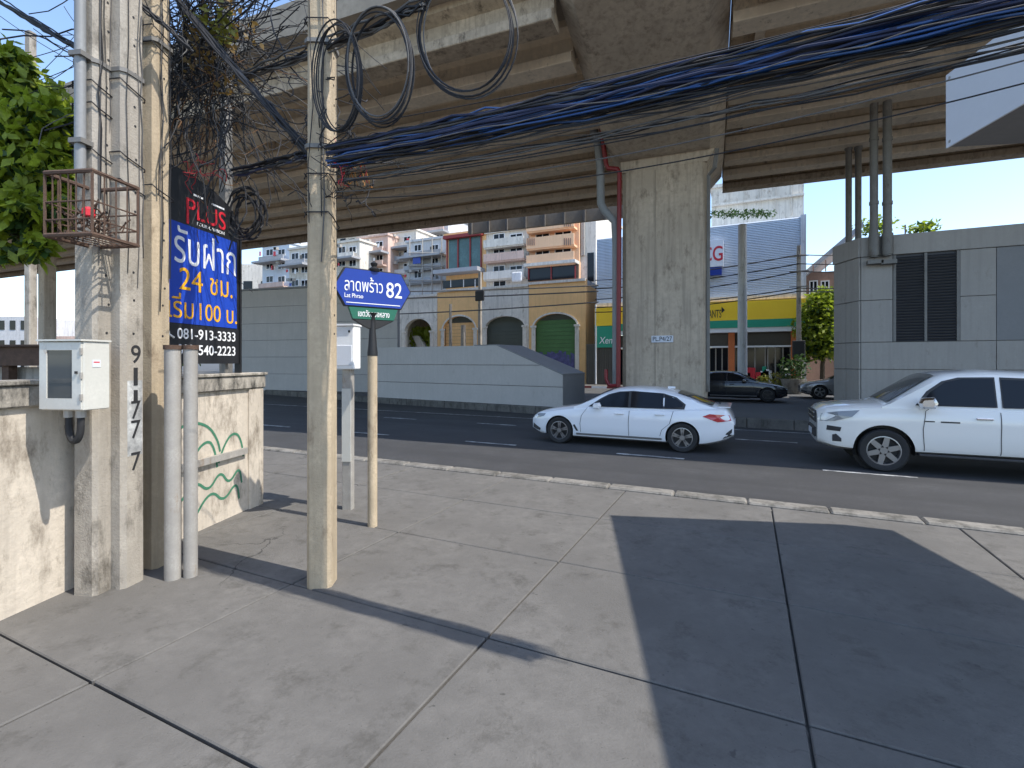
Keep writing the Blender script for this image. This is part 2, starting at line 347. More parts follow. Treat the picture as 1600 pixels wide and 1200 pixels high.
def ztop(x): return 2.88 if x < cut else 2.88 - (x - cut) / (ln - cut) * 1.25
z = .25
zs = [.25, 1.12, 2.0, 2.88]
for z0, z1 in zip(zs[:-1], zs[1:]):
    # where the sloping end cuts this course
    def xat(zz): return ln if zz <= 1.63 else cut + (2.88 - zz) / 1.25 * (ln - cut)
    poly = [(0, z0 + .012), (xat(z0 + .012), z0 + .012)]
    if z0 < 1.63 < z1: poly += [(ln, 1.63)]
    poly += [(xat(z1 - .012), z1 - .012), (0, z1 - .012)]
    MB(fm).prism(poly, 'y', 0, .05).build('panel', 'grey_wall', lw, bevel=.005)
body = [(0, .25), (ln - .02, .25), (ln - .02, 1.61), (cut, 2.86), (0, 2.86)]
MB(fm).prism(body, 'y', .052, 2.2).build('core', 'grey_wall_dark', lw)
MB(fm).prism([(cut - 1.2, 2.862), (cut, 2.862), (ln, 1.612), (ln, 1.66), (cut, 2.90), (cut - 1.2, 2.90)], 'y', -.012, 2.21).build('sloping_cap', 'grey_wall_dark', lw)

# ================================================================== STATION BUILDING (right)
Y0 = 20.0
def bx(px): return XY(px, Y0)
stn = thing('station_building', 'grey panelled service building with black louvre behind the white pickup', 'building', (bx(1345), Y0, .28))
xl, xr = bx(1345), bx(1600) + 6; CY = 1.25; CX = xl - XY(1305, Y0 + CY)
ztp, zpar = ZY(1345, 372, Y0), ZY(1345, 402, Y0)
zj = [ZY(1345, 622, Y0) - .7, ZY(1345, 577, Y0), ZY(1345, 535, Y0), ZY(1345, 470, Y0), zpar]
MB().prism([(xl, Y0 + .06), (xr, Y0 + .06), (xr, Y0 + 9), (xl + .9, Y0 + 9), (xl - CX, Y0 + CY)], 'z', .25, ztp - .04).build('core', 'grey_wall_dark', stn)
lx0, lx1 = bx(1397), bx(1498); rx0 = bx(1557)
def pan(x0, x1, z0, z1, m='station', y0=Y0, y1=Y0 + .058): return MB().box(x0 + .008, x1 - .008, y0, y1, z0 + .01, z1 - .01).build('panel', m, stn, bevel=.005)
for z0, z1 in ((.26, zj[1]), (zj[1], zj[2])):
    for x0, x1 in ((xl, rx0), (rx0, xr)): pan(x0, x1, z0, z1)
for z0, z1 in ((zj[2], zj[3]), (zj[3], zj[4])): pan(xl, lx0 - .03, z0, z1); pan(lx1 + .03, rx0, z0, z1)
pan(rx0, xr, zj[2], zj[4], 'grey_wall_dark', Y0 + .01, Y0 + .056)
MB().box(xl - .0, xr, Y0 - .05, Y0 + .058, zpar, ztp).build('parapet_band', 'station', stn, bevel=.01)
# chamfered corner
fc = frame((xl - CX, Y0 + CY, 0), (CX, -CY, 0)); lc = math.hypot(CX, CY)
for z0, z1 in zip([.26] + zj[1:4], zj[1:]): 
    for k in range(2): MB(fc).box(lc * k / 2 + .01, lc * (k + 1) / 2 - .012, -.055, -.002, z0 + .01, z1 - .01).build('corner_panel', 'station', stn, bevel=.005)
MB(fc).box(0, lc + .02, -.10, -.003, zpar, ztp).build('corner_band', 'station', stn, bevel=.01)
lv = MB().box(lx0 - .03, lx1 + .03, Y0 + .05, Y0 + .058, zj[2], zj[4]).build('louvre', 'louvre', stn)
xm = (lx0 + lx1) / 2
for x0, x1 in ((lx0 - .028, lx0 + .05), (xm - .035, xm + .035), (lx1 - .05, lx1 + .028)): MB().box(x0, x1, Y0 - .02, Y0 + .049, zj[2] + .01, zj[4] - .01).build('mullion', 'galv_dark', lv)
sl_me = MB().add([(0, -.01, 0), (xm - lx0 - .09, -.01, 0), (xm - lx0 - .09, .045, .06), (0, .045, .06), (0, -.01, -.012), (xm - lx0 - .09, -.01, -.012), (xm - lx0 - .09, .045, .048), (0, .045, .048)],
                 [(0, 1, 2, 3), (7, 6, 5, 4), (0, 4, 5, 1), (2, 6, 7, 3), (0, 3, 7, 4), (1, 5, 6, 2)]).mesh('slat', 'louvre')
nsl = 30
for k in range(nsl):
    for x0 in (lx0 + .055, xm + .04): piece('slat', sl_me, lv, (x0, Y0, zj[2] + .03 + k * (zj[4] - zj[2] - .08) / nsl))
# pipes rising to the viaduct
for i, (px, py0, py1, r, lab) in enumerate(((1365.5, 402, 92, .115, 'galvanised riser pipe clamped to the grey building, second from right'), (1386.5, 400, 84, .125, 'galvanised riser pipe clamped to the grey building, rightmost of four'))):
    t = thing('riser_pipe', lab, 'pipe', WY(px, py0, Y0 - .2), 'pipes rising from the grey building')
    MB().tube([WY(px, py0, Y0 - .2), WY(px, py1, Y0 - .2)], r, 12).build('pipe', 'galv_dark', t, True)
    for q in (320, 220, 150): MB().tube([WY(px, q, Y0 - .2), WY(px, q - 5, Y0 - .2)], r + .02, 12).build('collar', 'galv_dark', t, True)
    MB().tube([WY(px, py0 - 35, Y0 - .2), WY(px, py0 - 2, Y0 - .2)], r + .035, 12).build('sleeve', 'galv_dark', t, True)
    MB().box(WY(px, 0, Y0).x - .22, WY(px, 0, Y0).x + .2, Y0 - .3, Y0 - .055, ZY(px, 414, Y0), ZY(px, 408, Y0)).build('bracket', 'galv_dark', t)
for px, lab in ((1326, 'dark riser pipe behind the building roof, leftmost of four'), (1341, 'dark riser pipe behind the building roof, second from left')):
    p0, p1 = WY(px, 400, 23.5), WY(px, 222, 23.5)
    t = thing('riser_pipe', lab, 'pipe', p0, 'pipes rising from the grey building')
    MB().tube([p0, p1], .11, 12).build('pipe', 'galv_dark', t, True); MB().tube([p1 - Vector((0, 0, .3)), p1 - Vector((0, 0, .15))], .14, 12).build('collar', 'galv_dark', t, True)

# ================================================================== LEFT SIDE: poles, wall, boxes, banner
SOI = CF(math.sin(R(7.4)), math.cos(R(7.4))); SOR = CF(math.cos(R(7.4)), -math.sin(R(7.4)))     # along / across the lane
def octo(h, c): return [(-h, -h + c), (-h + c, -h), (h - c, -h), (h, -h + c), (h, h - c), (h - c, h), (-h + c, h), (-h, h - c)]
def ptap(mb, x, y, h0, h1, z0, z1, c=.03):
    return mb.loft([[(x + u, y + v, z) for u, v in octo(h, c * h / h0)] for z, h in ((z0, h0), (z1, h1))])
def concrete_pole(pxc, dep, half, label, m='pole', top=11.5, rot=0, holes=True, c=.03):
    o = CF((pxc - 800) / F * dep, dep, .14); t = thing('utility_pole', label, 'pole', o, 'concrete utility poles')
    fm = frame((o.x, o.y, 0), Matrix.Rotation(rot, 3, 'Z') @ SOR)
    ptap(MB(fm), 0, 0, half, half * .88, .1, top, c).build('shaft', m, t)
    if holes:
        hm = MB(); hm.prism(circ(8, .011), 'x', 0, .004); hm = hm.mesh('bolt_hole', 'letter_black')
        k = 0; z = 2.4
        while z < min(top, 6.2):
            hw = half + (half * .88 - half) * (z - .1) / (top - .1)
            p = fm @ Vector((hw - .001, random.uniform(-.015, .015), z)); q = piece('bolt_hole', hm, t, p); q.rotation_euler = fm.to_euler(); z += random.choice((.17, .25, .3))
    return t, fm
pA, fA = concrete_pole(150, 4.32, .115, 'grey concrete pole behind the meter box, leftmost of the group', 'pole_grey')
pB, fB = concrete_pole(193, 4.45, .118, 'concrete pole with black stencilled digits in the left group', 'pole_grey', c=.035)
pC, fC = concrete_pole(241, 4.85, .105, 'tan concrete pole beside the blue and black banner', 'pole', c=.035)
pD, fD = concrete_pole(503.5, 4.45, .108, 'lone tan concrete pole left of the street name sign', 'pole', rot=R(10))
pE, fE = concrete_pole(353, 7.2, .075, 'dark slim pole rising out of the wire tangle', 'galv_dark', holes=False)
pF, fF = concrete_pole(48, 14, .11, 'slender pale pole against the sky at far left', 'pole_grey', holes=False)
# stencilled number and white paint patch on pole B
hB = .118
MB(fB).box(hB - .03, hB - .0015, -hB + .042, hB - .042, .5, 1.98).build('paint_patch', 'paint_white', pB)
for ch, py in (('9', 567), ('1', 603), ('1', 630), ('7', 656), ('7', 687), ('7', 738)):
    z = EYE + (YH - py) / F * 4.34
    text(ch, 'digit', 'letter_black', pB, fB @ Vector((hB - .001, -.04 if ch != '1' else -.015, z)), SOI, .095 if ch != '1' else .04, .16 if py != 630 else .11, .003, .0)
def band(fm, h, z, par, m='galv_dark', hh=.018, name='steel_band'):
    MB(fm).loft([[(u, v, z - hh) for u, v in octo(h + .012, .035)], [(u, v, z + hh) for u, v in octo(h + .012, .035)]]).build(name, m, par)
for fm, par, zz in ((fA, pA, (4.72,)), (fB, pB, (4.72,)), (fC, pC, (5.25,)), (fD, pD, (4.05, 4.98))):
    for z in zz: band(fm, .112, z, par)
cd = thing('cable_conduit', 'grey plastic conduit strapped to the leftmost concrete pole', 'conduit', fA @ Vector((.03, -.16, .14)))
MB(fA).tube([(.03, -.165, 3.75), (.03, -.165, 8)], .04, 10).build('tube', 'grey_pipe', cd, True)
for z in (4.0, 4.73, 5.6): MB(fA).box(-.03, .09, -.215, -.10, z - .02, z + .02).build('clip', 'galv_dark', cd)
c2 = thing('cable_conduit', 'pale conduit between the two thickest concrete poles', 'conduit', fC @ Vector((-.19, -.02, 3.6)))
MB(fC).tube([(-.19, -.02, 3.7), (-.19, -.02, 9)], .05, 10).build('tube', 'galv', c2, True)
MB(fC).box(-.25, -.1, -.09, .05, 3.6, 3.72).build('end_fitting', 'galv_dark', c2)
random.seed(31)
for fm, par, n_ in ((fA, pA, 3), (fB, pB, 5), (fC, pC, 4), (fD, pD, 4)):
    for k in range(n_):
        x_ = random.uniform(-.09, .09); side = random.random() < .5; z0_, z1_ = random.uniform(2.6, 3.6), random.uniform(4.6, 8)
        pts = [((.122 if side else x_ + random.gauss(0, .012)), (x_ + random.gauss(0, .012) if side else -.122), z0_ + (z1_ - z0_) * j / 8) for j in range(9)]
        MB(fm).tube(pts, random.uniform(.003, .007), 5).build('stapled_wire', random.choice(['cable', 'cable', 'cable_grey']), par)
    for k in range(3):
        z_ = random.uniform(3.3, 5.4); MB(fm).tube([(u * 1.02, v * 1.02, z_ + .05 * math.sin(i)) for i, (u, v) in enumerate(octo(.122, .03) + [octo(.122, .03)[0]])], .006, 5).build('wire_wrap', 'cable', par)
# wall along the lane
def wall_pt(dep): return CF(-3.6 + .13 * (dep - 6.5), dep)
w0, w1 = wall_pt(1.2), wall_pt(6.95)
wl = thing('boundary_wall', 'stained white plaster wall with green graffiti behind the concrete poles', 'wall', (w1.x, w1.y, .14))
fw = frame(w0, w1 - w0); lw_ = (w1 - w0).length
MB(fw).box(0, lw_ - .02, .0, .16, .1, 1.78).build('plaster_face', 'plaster', wl)
MB(fw).box(0, lw_ + .05, -.045, .21, 1.782, 1.96).build('coping', 'coping', wl, bevel=.015)
MB(fw).box(0, lw_ + .07, -.065, .23, 1.961, 2.0).build('coping_lip', 'coping', wl, bevel=.008)
MB(fw).box(lw_ - .28, lw_ + .02, -.03, .19, .1, 1.781).build('end_post', 'plaster', wl, bevel=.01)
g = MB(fw)
def gstroke(pts, r=.016):
    P = []
    for i in range(len(pts) - 1):
        for k in range(6):
            t = k / 6; P.append(Vector(pts[i]).lerp(Vector(pts[i + 1]), t))
    P.append(Vector(pts[-1])); P = [sum((P[max(0, min(len(P) - 1, i + d))] for d in (-3, -2, -1, 0, 1, 2, 3)), Vector((0, 0))) / 7 for i in range(len(P))]
    n = len(P); vs = []
    for i, p in enumerate(P):
        d = (P[min(i + 1, n - 1)] - P[max(i - 1, 0)]).normalized(); q = Vector((-d.y, d.x)) * r
        vs += [(p.x + q.x, -.004, p.y + q.y), (p.x - q.x, -.004, p.y - q.y)]
    g.add(vs, [(2 * i, 2 * i + 1, 2 * i + 3, 2 * i + 2) for i in range(n - 1)])
gx = lw_ - 1.75
gstroke([(gx - .1, .9), (gx + .05, 1.25), (gx + .35, 1.45), (gx + .7, 1.42), (gx + .9, 1.2), (gx + .95, 1.0)])
gstroke([(gx + .35, .75), (gx + .5, 1.05), (gx + .72, 1.22), (gx + .85, 1.1), (gx + .9, .8)])
gstroke([(gx + .9, .85), (gx + 1.02, 1.12), (gx + 1.2, 1.25), (gx + 1.34, 1.12), (gx + 1.38, .85)])
gstroke([(gx + .1, .95), (gx + .12, 1.3), (gx - .02, 1.5), (gx - .12, 1.3)], .02)
gstroke([(gx + .3, .55), (gx + .55, .78), (gx + .75, .55), (gx + .95, .82), (gx + 1.1, .55), (gx + 1.3, .8), (gx + 1.35, .5)])
gstroke([(gx + .5, .3), (gx + .8, .62), (gx + 1.0, .35), (gx + 1.25, .62), (gx + 1.3, .3)])
g.build('graffiti', 'graffiti', wl)
MB(fw).box(lw_ - 1.7, lw_ - .35, -.05, -.005, .92, 1.0).build('metal_strip', 'galv', wl)
# rusty beam and sheet behind the wall at far left
rb = thing('rusty_beam', 'rusty brown steel beam beyond the wall at far left', 'beam', CF(-7.2, 6.4, 0))
MB(frame(CF(-7.6, 6.3, 0), SOR)).box(-2.5, 1.95, 0, .18, 2.10, 2.33).build('web', 'rust', rb); MB(frame(CF(-7.6, 6.3, 0), SOR)).box(-2.5, 1.97, -.05, .23, 2.335, 2.36).build('flange', 'rust', rb)
for k in (-1.6, 1.2): MB(frame(CF(-7.6, 6.3, 0), SOR)).box(k, k + .1, .04, .14, 0, 2.099).build('post', 'rust', rb)
ts = thing('tin_fence', 'pale corrugated tin sheet under the rusty beam', 'fence', CF(-6.9, 7.0, 0))
vs = [(k * .06, .02 * (k % 2), z) for k in range(60) for z in (.1, 2.08)]
MB(frame(CF(-9.2, 6.7, 0), SOR)).add(vs, [(2 * k, 2 * k + 2, 2 * k + 3, 2 * k + 1) for k in range(59)]).build('sheet', 'galv', ts)
# meter box
mdep = 3.9; mo = CF(-3.74, mdep, EYE + (YH - 641) / F * mdep)
mb = thing('meter_box', 'grey steel electricity meter box with dark window on the leftmost pole', 'meter box', mo)
fmb = frame(mo, SOR)
MB(fmb).box(0, .385, .012, .23, 0, .545).build('case', 'box_grey', mb, bevel=.006)
MB(fmb).box(-.01, .395, -.02, .235, .546, .56).build('lid', 'box_grey', mb)
dr = MB(fmb); dr.box(.006, .07, -.006, .010, .01, .535); dr.box(.30, .379, -.006, .010, .01, .535); dr.box(.071, .299, -.006, .010, .01, .095); dr.box(.071, .299, -.006, .010, .475, .535)
dro = dr.build('door', 'box_grey', mb); MB(fmb).box(.071, .299, .002, .009, .096, .474).build('window', 'glass_clear', dro)
MB(fmb).box(.335, .352, -.018, -.007, .29, .31).build('latch', 'letter_black', dro)
for z in (.08, .25, .44): MB(fmb).box(.372, .388, -.014, .004, z, z + .05).build('hinge', 'galv', dro)
MB(fmb).box(.386, .388, .08, .15, .34, .40).build('sticker', 'sign_white', mb)
MB(fmb).box(.386, .3885, .09, .14, .375, .385).build('sticker_print', 'letter_red', mb)
cl = thing('cable_loop', 'thick black cable loop hanging under the meter box', 'cable', mo + SOR * .3 - Vector((0, 0, .25)))
MB(fmb).tube([(.25 + .055 * math.cos(a) if 1 else 0, .06, -.12 - .13 * math.sin(a)) for a in [math.pi * (1 - k / 12) for k in range(13)]], .026, 8).build('loop', 'rubber', cl, True)
for x in (.195, .305): MB(fmb).tube([(x, .06, -.13), (x, .06, -.02)], .024, 8).build('lead', 'rubber', cl, True); MB(fmb).tube([(x, .06, -.06), (x, .06, -.001)], .034, 8).build('gland', 'galv', cl, True)
# rusty cage
co = CF(-3.66, 3.86, EYE + (YH - 368) / F * 3.86); cg = thing('wire_cage', 'rusty steel cage full of debris fixed to the concrete poles', 'cage', co)
fcg = frame(co, SOR); cw, cdp, chh = .42, .40, .49
for z in (0, .12, .26, chh):
    r = .018 if z in (0, chh) else .007
    MB(fcg).tube([(0, 0, z), (cw, 0, z), (cw, cdp, z), (0, cdp, z), (0, 0, z)], r, 6).build('rail', 'rust', cg)
for x, y in [(k * cw / 6, 0) for k in range(7)] + [(cw, k * cdp / 4) for k in range(1, 5)] + [(0, k * cdp / 4) for k in range(1, 5)]:
    MB(fcg).tube([(x, y, 0), (x, y, chh)], .011 if x in (0, cw) and y in (0, cdp) else .006, 5).build('bar', 'rust', cg)
for k in range(7): MB(fcg).tube([(k * cw / 6, 0, 0), (k * cw / 6, cdp, 0)], .006, 4).build('floor_bar', 'rust', cg)
db = MB(fcg)
for k in range(70):
    p = Vector((random.uniform(.03, .39), random.uniform(.03, .3), random.uniform(.02, .2))); q = p + Vector((random.uniform(-.15, .15), random.uniform(-.1, .1), random.uniform(-.03, .12)))
    db.tube([p, (p + q) / 2 + Vector((0, 0, random.uniform(-.04, .04))), q], random.uniform(.003, .008), 4)
setp(db.build('debris', 'rust', cg), kind='stuff')
MB(fcg).box(.24, .32, .06, .14, .15, .24).build('rag', 'letter_red', cg, bevel=.02)
# galvanised stub pipes
for px, dep, r, py, lab in ((270, 4.55, .068, 541, 'galvanised steel pipe standing against the tan pole'), (298, 4.6, .058, 541, 'galvanised steel pipe standing in front of the banner')):
    o = CF((px - 800) / F * dep, dep, .14); zt = EYE + (YH - py) / F * dep
    t = thing('steel_pipe', lab, 'pipe', o, 'upright galvanised pipes'); MB().tube([o, (o.x, o.y, zt)], r, 16).build('tube', 'galv', t, True)
    MB().tube([(o.x, o.y, zt - .03), (o.x, o.y, zt + .01)], r + .008, 16).build('rim', 'rust', t, True)
# banner
b0, b1 = CF(-.705 * 5.3, 5.3), CF((374 - 800) / F * 6.5, 6.5); bd = b1 - b0; bl = bd.length; bd = bd.normalized()
zb0, zb1 = EYE + (YH - 568) / F * 6.5, EYE + (YH - 333) / F * 6.5
bn = thing('banner_sign', 'tall black and blue advertising board with phone numbers above the wall', 'sign', (b0.x, b0.y, zb0))
fb = frame((b0.x, b0.y, 0), bd)
hb = zb1 - zb0
MB(fb).prism([(0, zb0), (bl, zb0), (bl, zb1 - .16), (bl * .86, zb1 + .02), (bl * .6, zb1 + .14), (bl * .3, zb1 + .2), (0, zb1 + .2)], 'y', 0, .04).build('board', 'banner_black', bn)
zblue0 = EYE + (YH - 514) / F * 6.5; zblue1 = EYE + (YH - 381) / F * 6.5
MB(fb).box(.0, bl - .06, -.006, -.001, zblue0, zblue1).build('blue_panel', 'banner_blue', bn)
MB(fb).box(bl - .012, bl + .02, -.02, .06, zb0 - .3, zb1 - .2).build('edge_frame', 'black', bn)
for x in (.25, bl - .2): MB(fb).box(x, x + .05, .05, .1, .1, zb1).build('post', 'galv_dark', bn)
def btext(s, x0, x1, z0, z1, m, bold=.0, name='lettering', y=-.007):
    return text(s, name, m, bn, fb @ Vector((x0 * bl, y, z0)), bd, (x1 - x0) * bl, z1 - z0, .003, bold)
hz = zblue1 - zblue0
btext('รับฝาก', .10, .93, zblue0 + .60 * hz, zblue0 + .97 * hz, 'white', 0)
btext('24', .16, .45, zblue0 + .34 * hz, zblue0 + .56 * hz, 'letter_yellow', 0); btext('ชม.', .55, .88, zblue0 + .34 * hz, zblue0 + .52 * hz, 'letter_yellow', 0)
btext('เริ่ม', .03, .33, zblue0 + .05 * hz, zblue0 + .30 * hz, 'letter_yellow', 0); btext('100', .41, .70, zblue0 + .05 * hz, zblue0 + .23 * hz, 'letter_yellow', 0); btext('บ.', .79, .95, zblue0 + .05 * hz, zblue0 + .20 * hz, 'letter_yellow', 0)
kz = zblue0 - zb0
btext('081-913-3333', .14, .93, zb0 + .62 * kz, zb0 + .88 * kz, 'white', .008, y=-.002)
btext('083-540-2223', .14, .93, zb0 + .22 * kz, zb0 + .48 * kz, 'white', .008, y=-.002)
for q in (.66, .26):
    MB(fb).tube([(.03 * bl, -.004, zb0 + (q + .2) * kz), (.045 * bl, -.004, zb0 + (q + .05) * kz), (.1 * bl, -.004, zb0 + (q - .02) * kz)], .012, 6).build('phone_symbol', 'white', bn)
btext('PLUS', .25, .78, zblue1 + .10, zblue1 + .32, 'letter_red', .004, y=-.002)
MB(fb).box(.25 * bl, .28 * bl, -.004, -.002, zblue1 + .02, zblue1 + .2).build('logo_stroke', 'letter_red', bn)
btext('FOUR CARBON', .38, .76, zblue1 + .04, zblue1 + .078, 'white', .003, y=-.002)
for x0, x1, z in ((.34, .46, .37), (.58, .76, .355)): MB(fb).box(x0 * bl, x1 * bl, -.003, -.001, zblue1 + z, zblue1 + z + .022).build('small_print', 'white', bn)
# street name sign
sc_ = CF((582 - 800) / F * 6, 6, .14); ss = thing('street_sign', 'blue street name sign reading 82 on a black and tan post', 'sign', sc_)
sdir = CF(math.sin(R(51)), math.cos(R(51))); fs = frame((sc_.x, sc_.y, 0), sdir)
def zs_(py): return EYE + (YH - py) / F * 6
MB(fs).tube([(0, 0, .1), (0, 0, zs_(556))], .058, 14).build('lower_post', 'pole', ss, True)
MB(fs).tube([(0, 0, zs_(556)), (0, 0, zs_(551)), (0, 0, zs_(540)), (0, 0, zs_(505)), (0, 0, zs_(494)), (0, 0, zs_(489))], [.062, .062, .052, .034, .034, .06], 14).build('upper_post', 'black', ss, True)
zc, hs = zs_(452), .215
hexa = [(-.47, zc), (-.34, zc + hs), (.36, zc + hs), (.49, zc), (.36, zc - hs), (-.34, zc - hs)]
MB(fs).prism([(x * 1.035, zc + (z - zc) * 1.07) for x, z in hexa], 'y', -.02, .02).build('sign_frame', 'black', ss, bevel=.005)
pn = MB(fs).prism(hexa, 'y', -.028, -.021).build('sign_panel', 'sign_blue', ss)
MB(fs).prism([(-.30, zc - hs - .018), (.32, zc - hs - .018), (.27, zc - hs - .155), (-.25, zc - hs - .155)], 'y', -.022, .02).build('green_panel', 'sign_green', ss)
MB(fs).prism([(-.26, zc - hs - .157), (.28, zc - hs - .157), (.12, zc - hs - .24), (.05, zc - hs - .27), (-.05, zc - hs - .27), (-.12, zc - hs - .24)], 'y', -.018, .018).build('scroll_bracket', 'black', ss, bevel=.006)
MB(fs).tube([(.02, 0, zc + hs), (.02, 0, zc + hs + .03), (.02, 0, zc + hs + .06), (.02, 0, zc + hs + .1), (.02, 0, zc + hs + .13)], [.06, .07, .03, .045, .005], 10).build('finial', 'black', ss, True)
MB(fs).box(-.335, .35, -.031, -.029, zc - hs + .028, zc - hs + .037).build('white_rule', 'white', ss)
def stext(s, x0, x1, z0, z1, m='white', bold=.01, y=-.029): return text(s, 'lettering', m, ss, fs @ Vector((x0, y, zc + z0)), sdir, x1 - x0, z1 - z0, .003, bold)
stext('ลาดพร้าว', -.355, .12, -.045, .135, bold=0); stext('82', .165, .375, -.09, .10, bold=.007)
stext('Lat Phrao', -.355, -.13, -.125, -.075, bold=.005)
stext('เขตวังทองหลาง', -.19, .21, -hs - .125, -hs - .045, y=-.023, bold=.008)
# white cabinet on a steel post
cx = CF((545 - 800) / F * 6.7, 6.7, .14); cb = thing('post_cabinet', 'white enclosure on a grey steel post behind the lone tan pole', 'cabinet', cx)
fc2 = frame((cx.x, cx.y, 0), SOR); z0, z1 = EYE + (YH - 577) / F * 6.7, EYE + (YH - 510) / F * 6.7
MB(fc2).box(-.30, .125, -.12, .1, z0, z1).build('case', 'white', cb, bevel=.012); MB(fc2).box(-.31, .135, -.15, .11, z1 + .001, z1 + .025).build('hood', 'white', cb)
MB(fc2).box(-.29, .10, -.132, -.121, z0 + .05, z0 + .32).build('door', 'sign_white', cb, bevel=.004); MB(fc2).box(.05, .075, -.125, -.121, z1 - .09, z1 - .06).build('lock', 'letter_black', cb)
MB(fc2).box(-.075, .06, -.05, .05, .1, z0 - .001).build('post', 'galv', cb, bevel=.01)
MB(fc2).box(-.07, .055, -.062, -.051, .8, z0 - .26).build('post_cover', 'box_grey', cb)

# ================================================================== canopy sign at top right
q0 = Wp(1478, 232, 5.0); zc0, zc1 = Wp(1478, 232, 5).z, Wp(1478, 118, 5).z
cn = thing('canopy_sign', 'blank white signboard edge of a canopy at top right', 'sign', q0)
fcn = frame((q0.x, q0.y, 0), -SOI)       # local x towards the viewer, local y to the right of the lane
nsgn = 1 if (fcn.to_3x3() @ Vector((0, 1, 0))).dot(SOR) > 0 else -1
MB(fcn).box(.004, 6.5, *sorted((nsgn * .02, nsgn * 2.8)), zc0 + .012, zc1 - .02).build('soffit_box', 'soffit', cn)
MB(fcn).box(0, 6.5, *sorted((0, nsgn * .019)), zc0, zc1).build('face_panel', 'sign_white', cn)
for z in (zc0 + .05, zc1 - .05):
    for x in (.05, 1.5, 3.0): MB(fcn).box(x - .012, x + .012, *sorted((-nsgn * .004, 0)), z - .012, z + .012).build('rivet', 'galv', cn)

# ================================================================== CABLES
def sag(p, q, d, n=16, jit=0):
    p, q = Vector(p), Vector(q); return [p.lerp(q, k / n) + Vector((random.gauss(0, jit), random.gauss(0, jit), -4 * d * (k / n) * (1 - k / n) + random.gauss(0, jit))) for k in range(n + 1)]
YC = 3.2
def bundle(name, label, p, q, n, rad, r, mats, d=.05, jit=.006, flat=1.0):
    t = thing(name, label, 'cable', Vector(p))
    for k in range(n):
        a = random.uniform(0, 6.28); rr = rad * math.sqrt(random.random()); a2 = a + random.uniform(-.8, .8)
        o1 = Vector((0, rr * math.cos(a), rr * flat * math.sin(a))); o2 = Vector((0, rr * math.cos(a2), rr * flat * math.sin(a2)))
        MB().tube(sag(Vector(p) + o1, Vector(q) + o2, d + random.uniform(-.02, .02), 18, jit), r * random.uniform(.7, 1.25), 6).build('cable', random.choice(mats), t, True)
    return t
PD = fD @ Vector((.0, -.1, 4.0))
zmid = 4.0
pr = lambda px, py: WY(px, py, 3.15)
bundle('cable_bundle', 'thick bundle of blue and black cables running right from the lone pole', pr(520, 244), pr(1640, -12), 48, .10, .0085, ['cable', 'cable', 'cable_blue', 'cable_navy', 'cable_navy', 'cable', 'cable_blue', 'cable_grey'], .03, .009)
bundle('cable_bundle', 'dark cables slung just under the blue bundle across the pier', pr(524, 262), pr(1640, 30), 22, .13, .0048, ['cable', 'cable_grey', 'cable'], .05, .010)
bundle('cable_bundle', 'dark cable bundle between the wire tangle and the lone pole', Wp(366, 272, 5.4), Wp(490, 243, 4.5), 14, .06, .011, ['cable', 'cable_navy', 'cable_grey', 'cable'], .01)
bundle('cable_bundle', 'steep cable bundle dropping from the tangle to the lone pole', Wp(262, -20, 5.1), Wp(486, 240, 4.45), 12, .045, .011, ['cable', 'cable', 'cable_grey'], .03)
bundle('cable_bundle', 'upper cable bundle rising over the lone pole to the coils', Wp(372, 118, 5.2), Wp(660, 2, 3.7), 14, .05, .009, ['cable', 'cable_grey', 'cable'], .03, .012)
bundle('cable_bundle', 'cables entering from the sky at upper left', Wp(-20, -12, 5.4), Wp(150, 92, 4.6), 7, .035, .010, ['cable', 'cable'], .0)
bundle('cable_bundle', 'cables crossing the top of the tan pole beside the banner', Wp(205, -8, 4.55), Wp(300, 75, 4.7), 6, .03, .010, ['cable', 'cable'], .0)
for k, (pa, pb_) in enumerate((((524, 200), (1640, -52)), ((524, 222), (1640, -30)), ((524, 285), (1640, 62)), ((524, 300), (1640, 84)), ((524, 310), (1640, 120)))):
    setp(MB().tube(sag(pr(*pa), pr(*pb_), .06 + .02 * k), .0042, 5).build('thin_cable', 'cable_grey' if k % 2 else 'cable', smooth=True), 'thin single cable crossing in front of the pier, number %s from the top' % ('one', 'two', 'three', 'four', 'five')[k], 'cable', 'thin cables over the road')
# coils
for i, (cx_, cy_, rx_, ry_, n, lab) in enumerate(((526, 122, 34, 84, 5, 'cable coil hanging over the lone concrete pole, leftmost of three'), (592, 102, 50, 88, 6, 'middle coil of black cable hanging right of the lone pole'), (722, 48, 76, 98, 5, 'largest open coil of black cable, nearest the pier'))):
    Y = 3.05; c0 = WY(cx_, cy_, Y); ex = (WY(cx_ + rx_, cy_, Y) - WY(cx_ - rx_, cy_, Y)) / 2; ez = (WY(cx_, cy_ - ry_, Y) - WY(cx_, cy_ + ry_, Y)) / 2
    t = thing('cable_coil', lab, 'cable coil', c0, 'coils of spare cable')
    for k in range(n):
        s1, s2 = random.uniform(.93, 1.05), random.uniform(.94, 1.04); off = Vector((random.gauss(0, .012), random.uniform(-.05, .05), random.gauss(0, .012)))
        MB().tube([c0 + off + ex * s1 * math.cos(a) + ez * s2 * math.sin(a) for a in [2 * math.pi * j / 36 for j in range(37)]], random.uniform(.0045, .008), 6).build('turn', random.choice(['cable', 'cable', 'cable_grey', 'cable']), t, True)
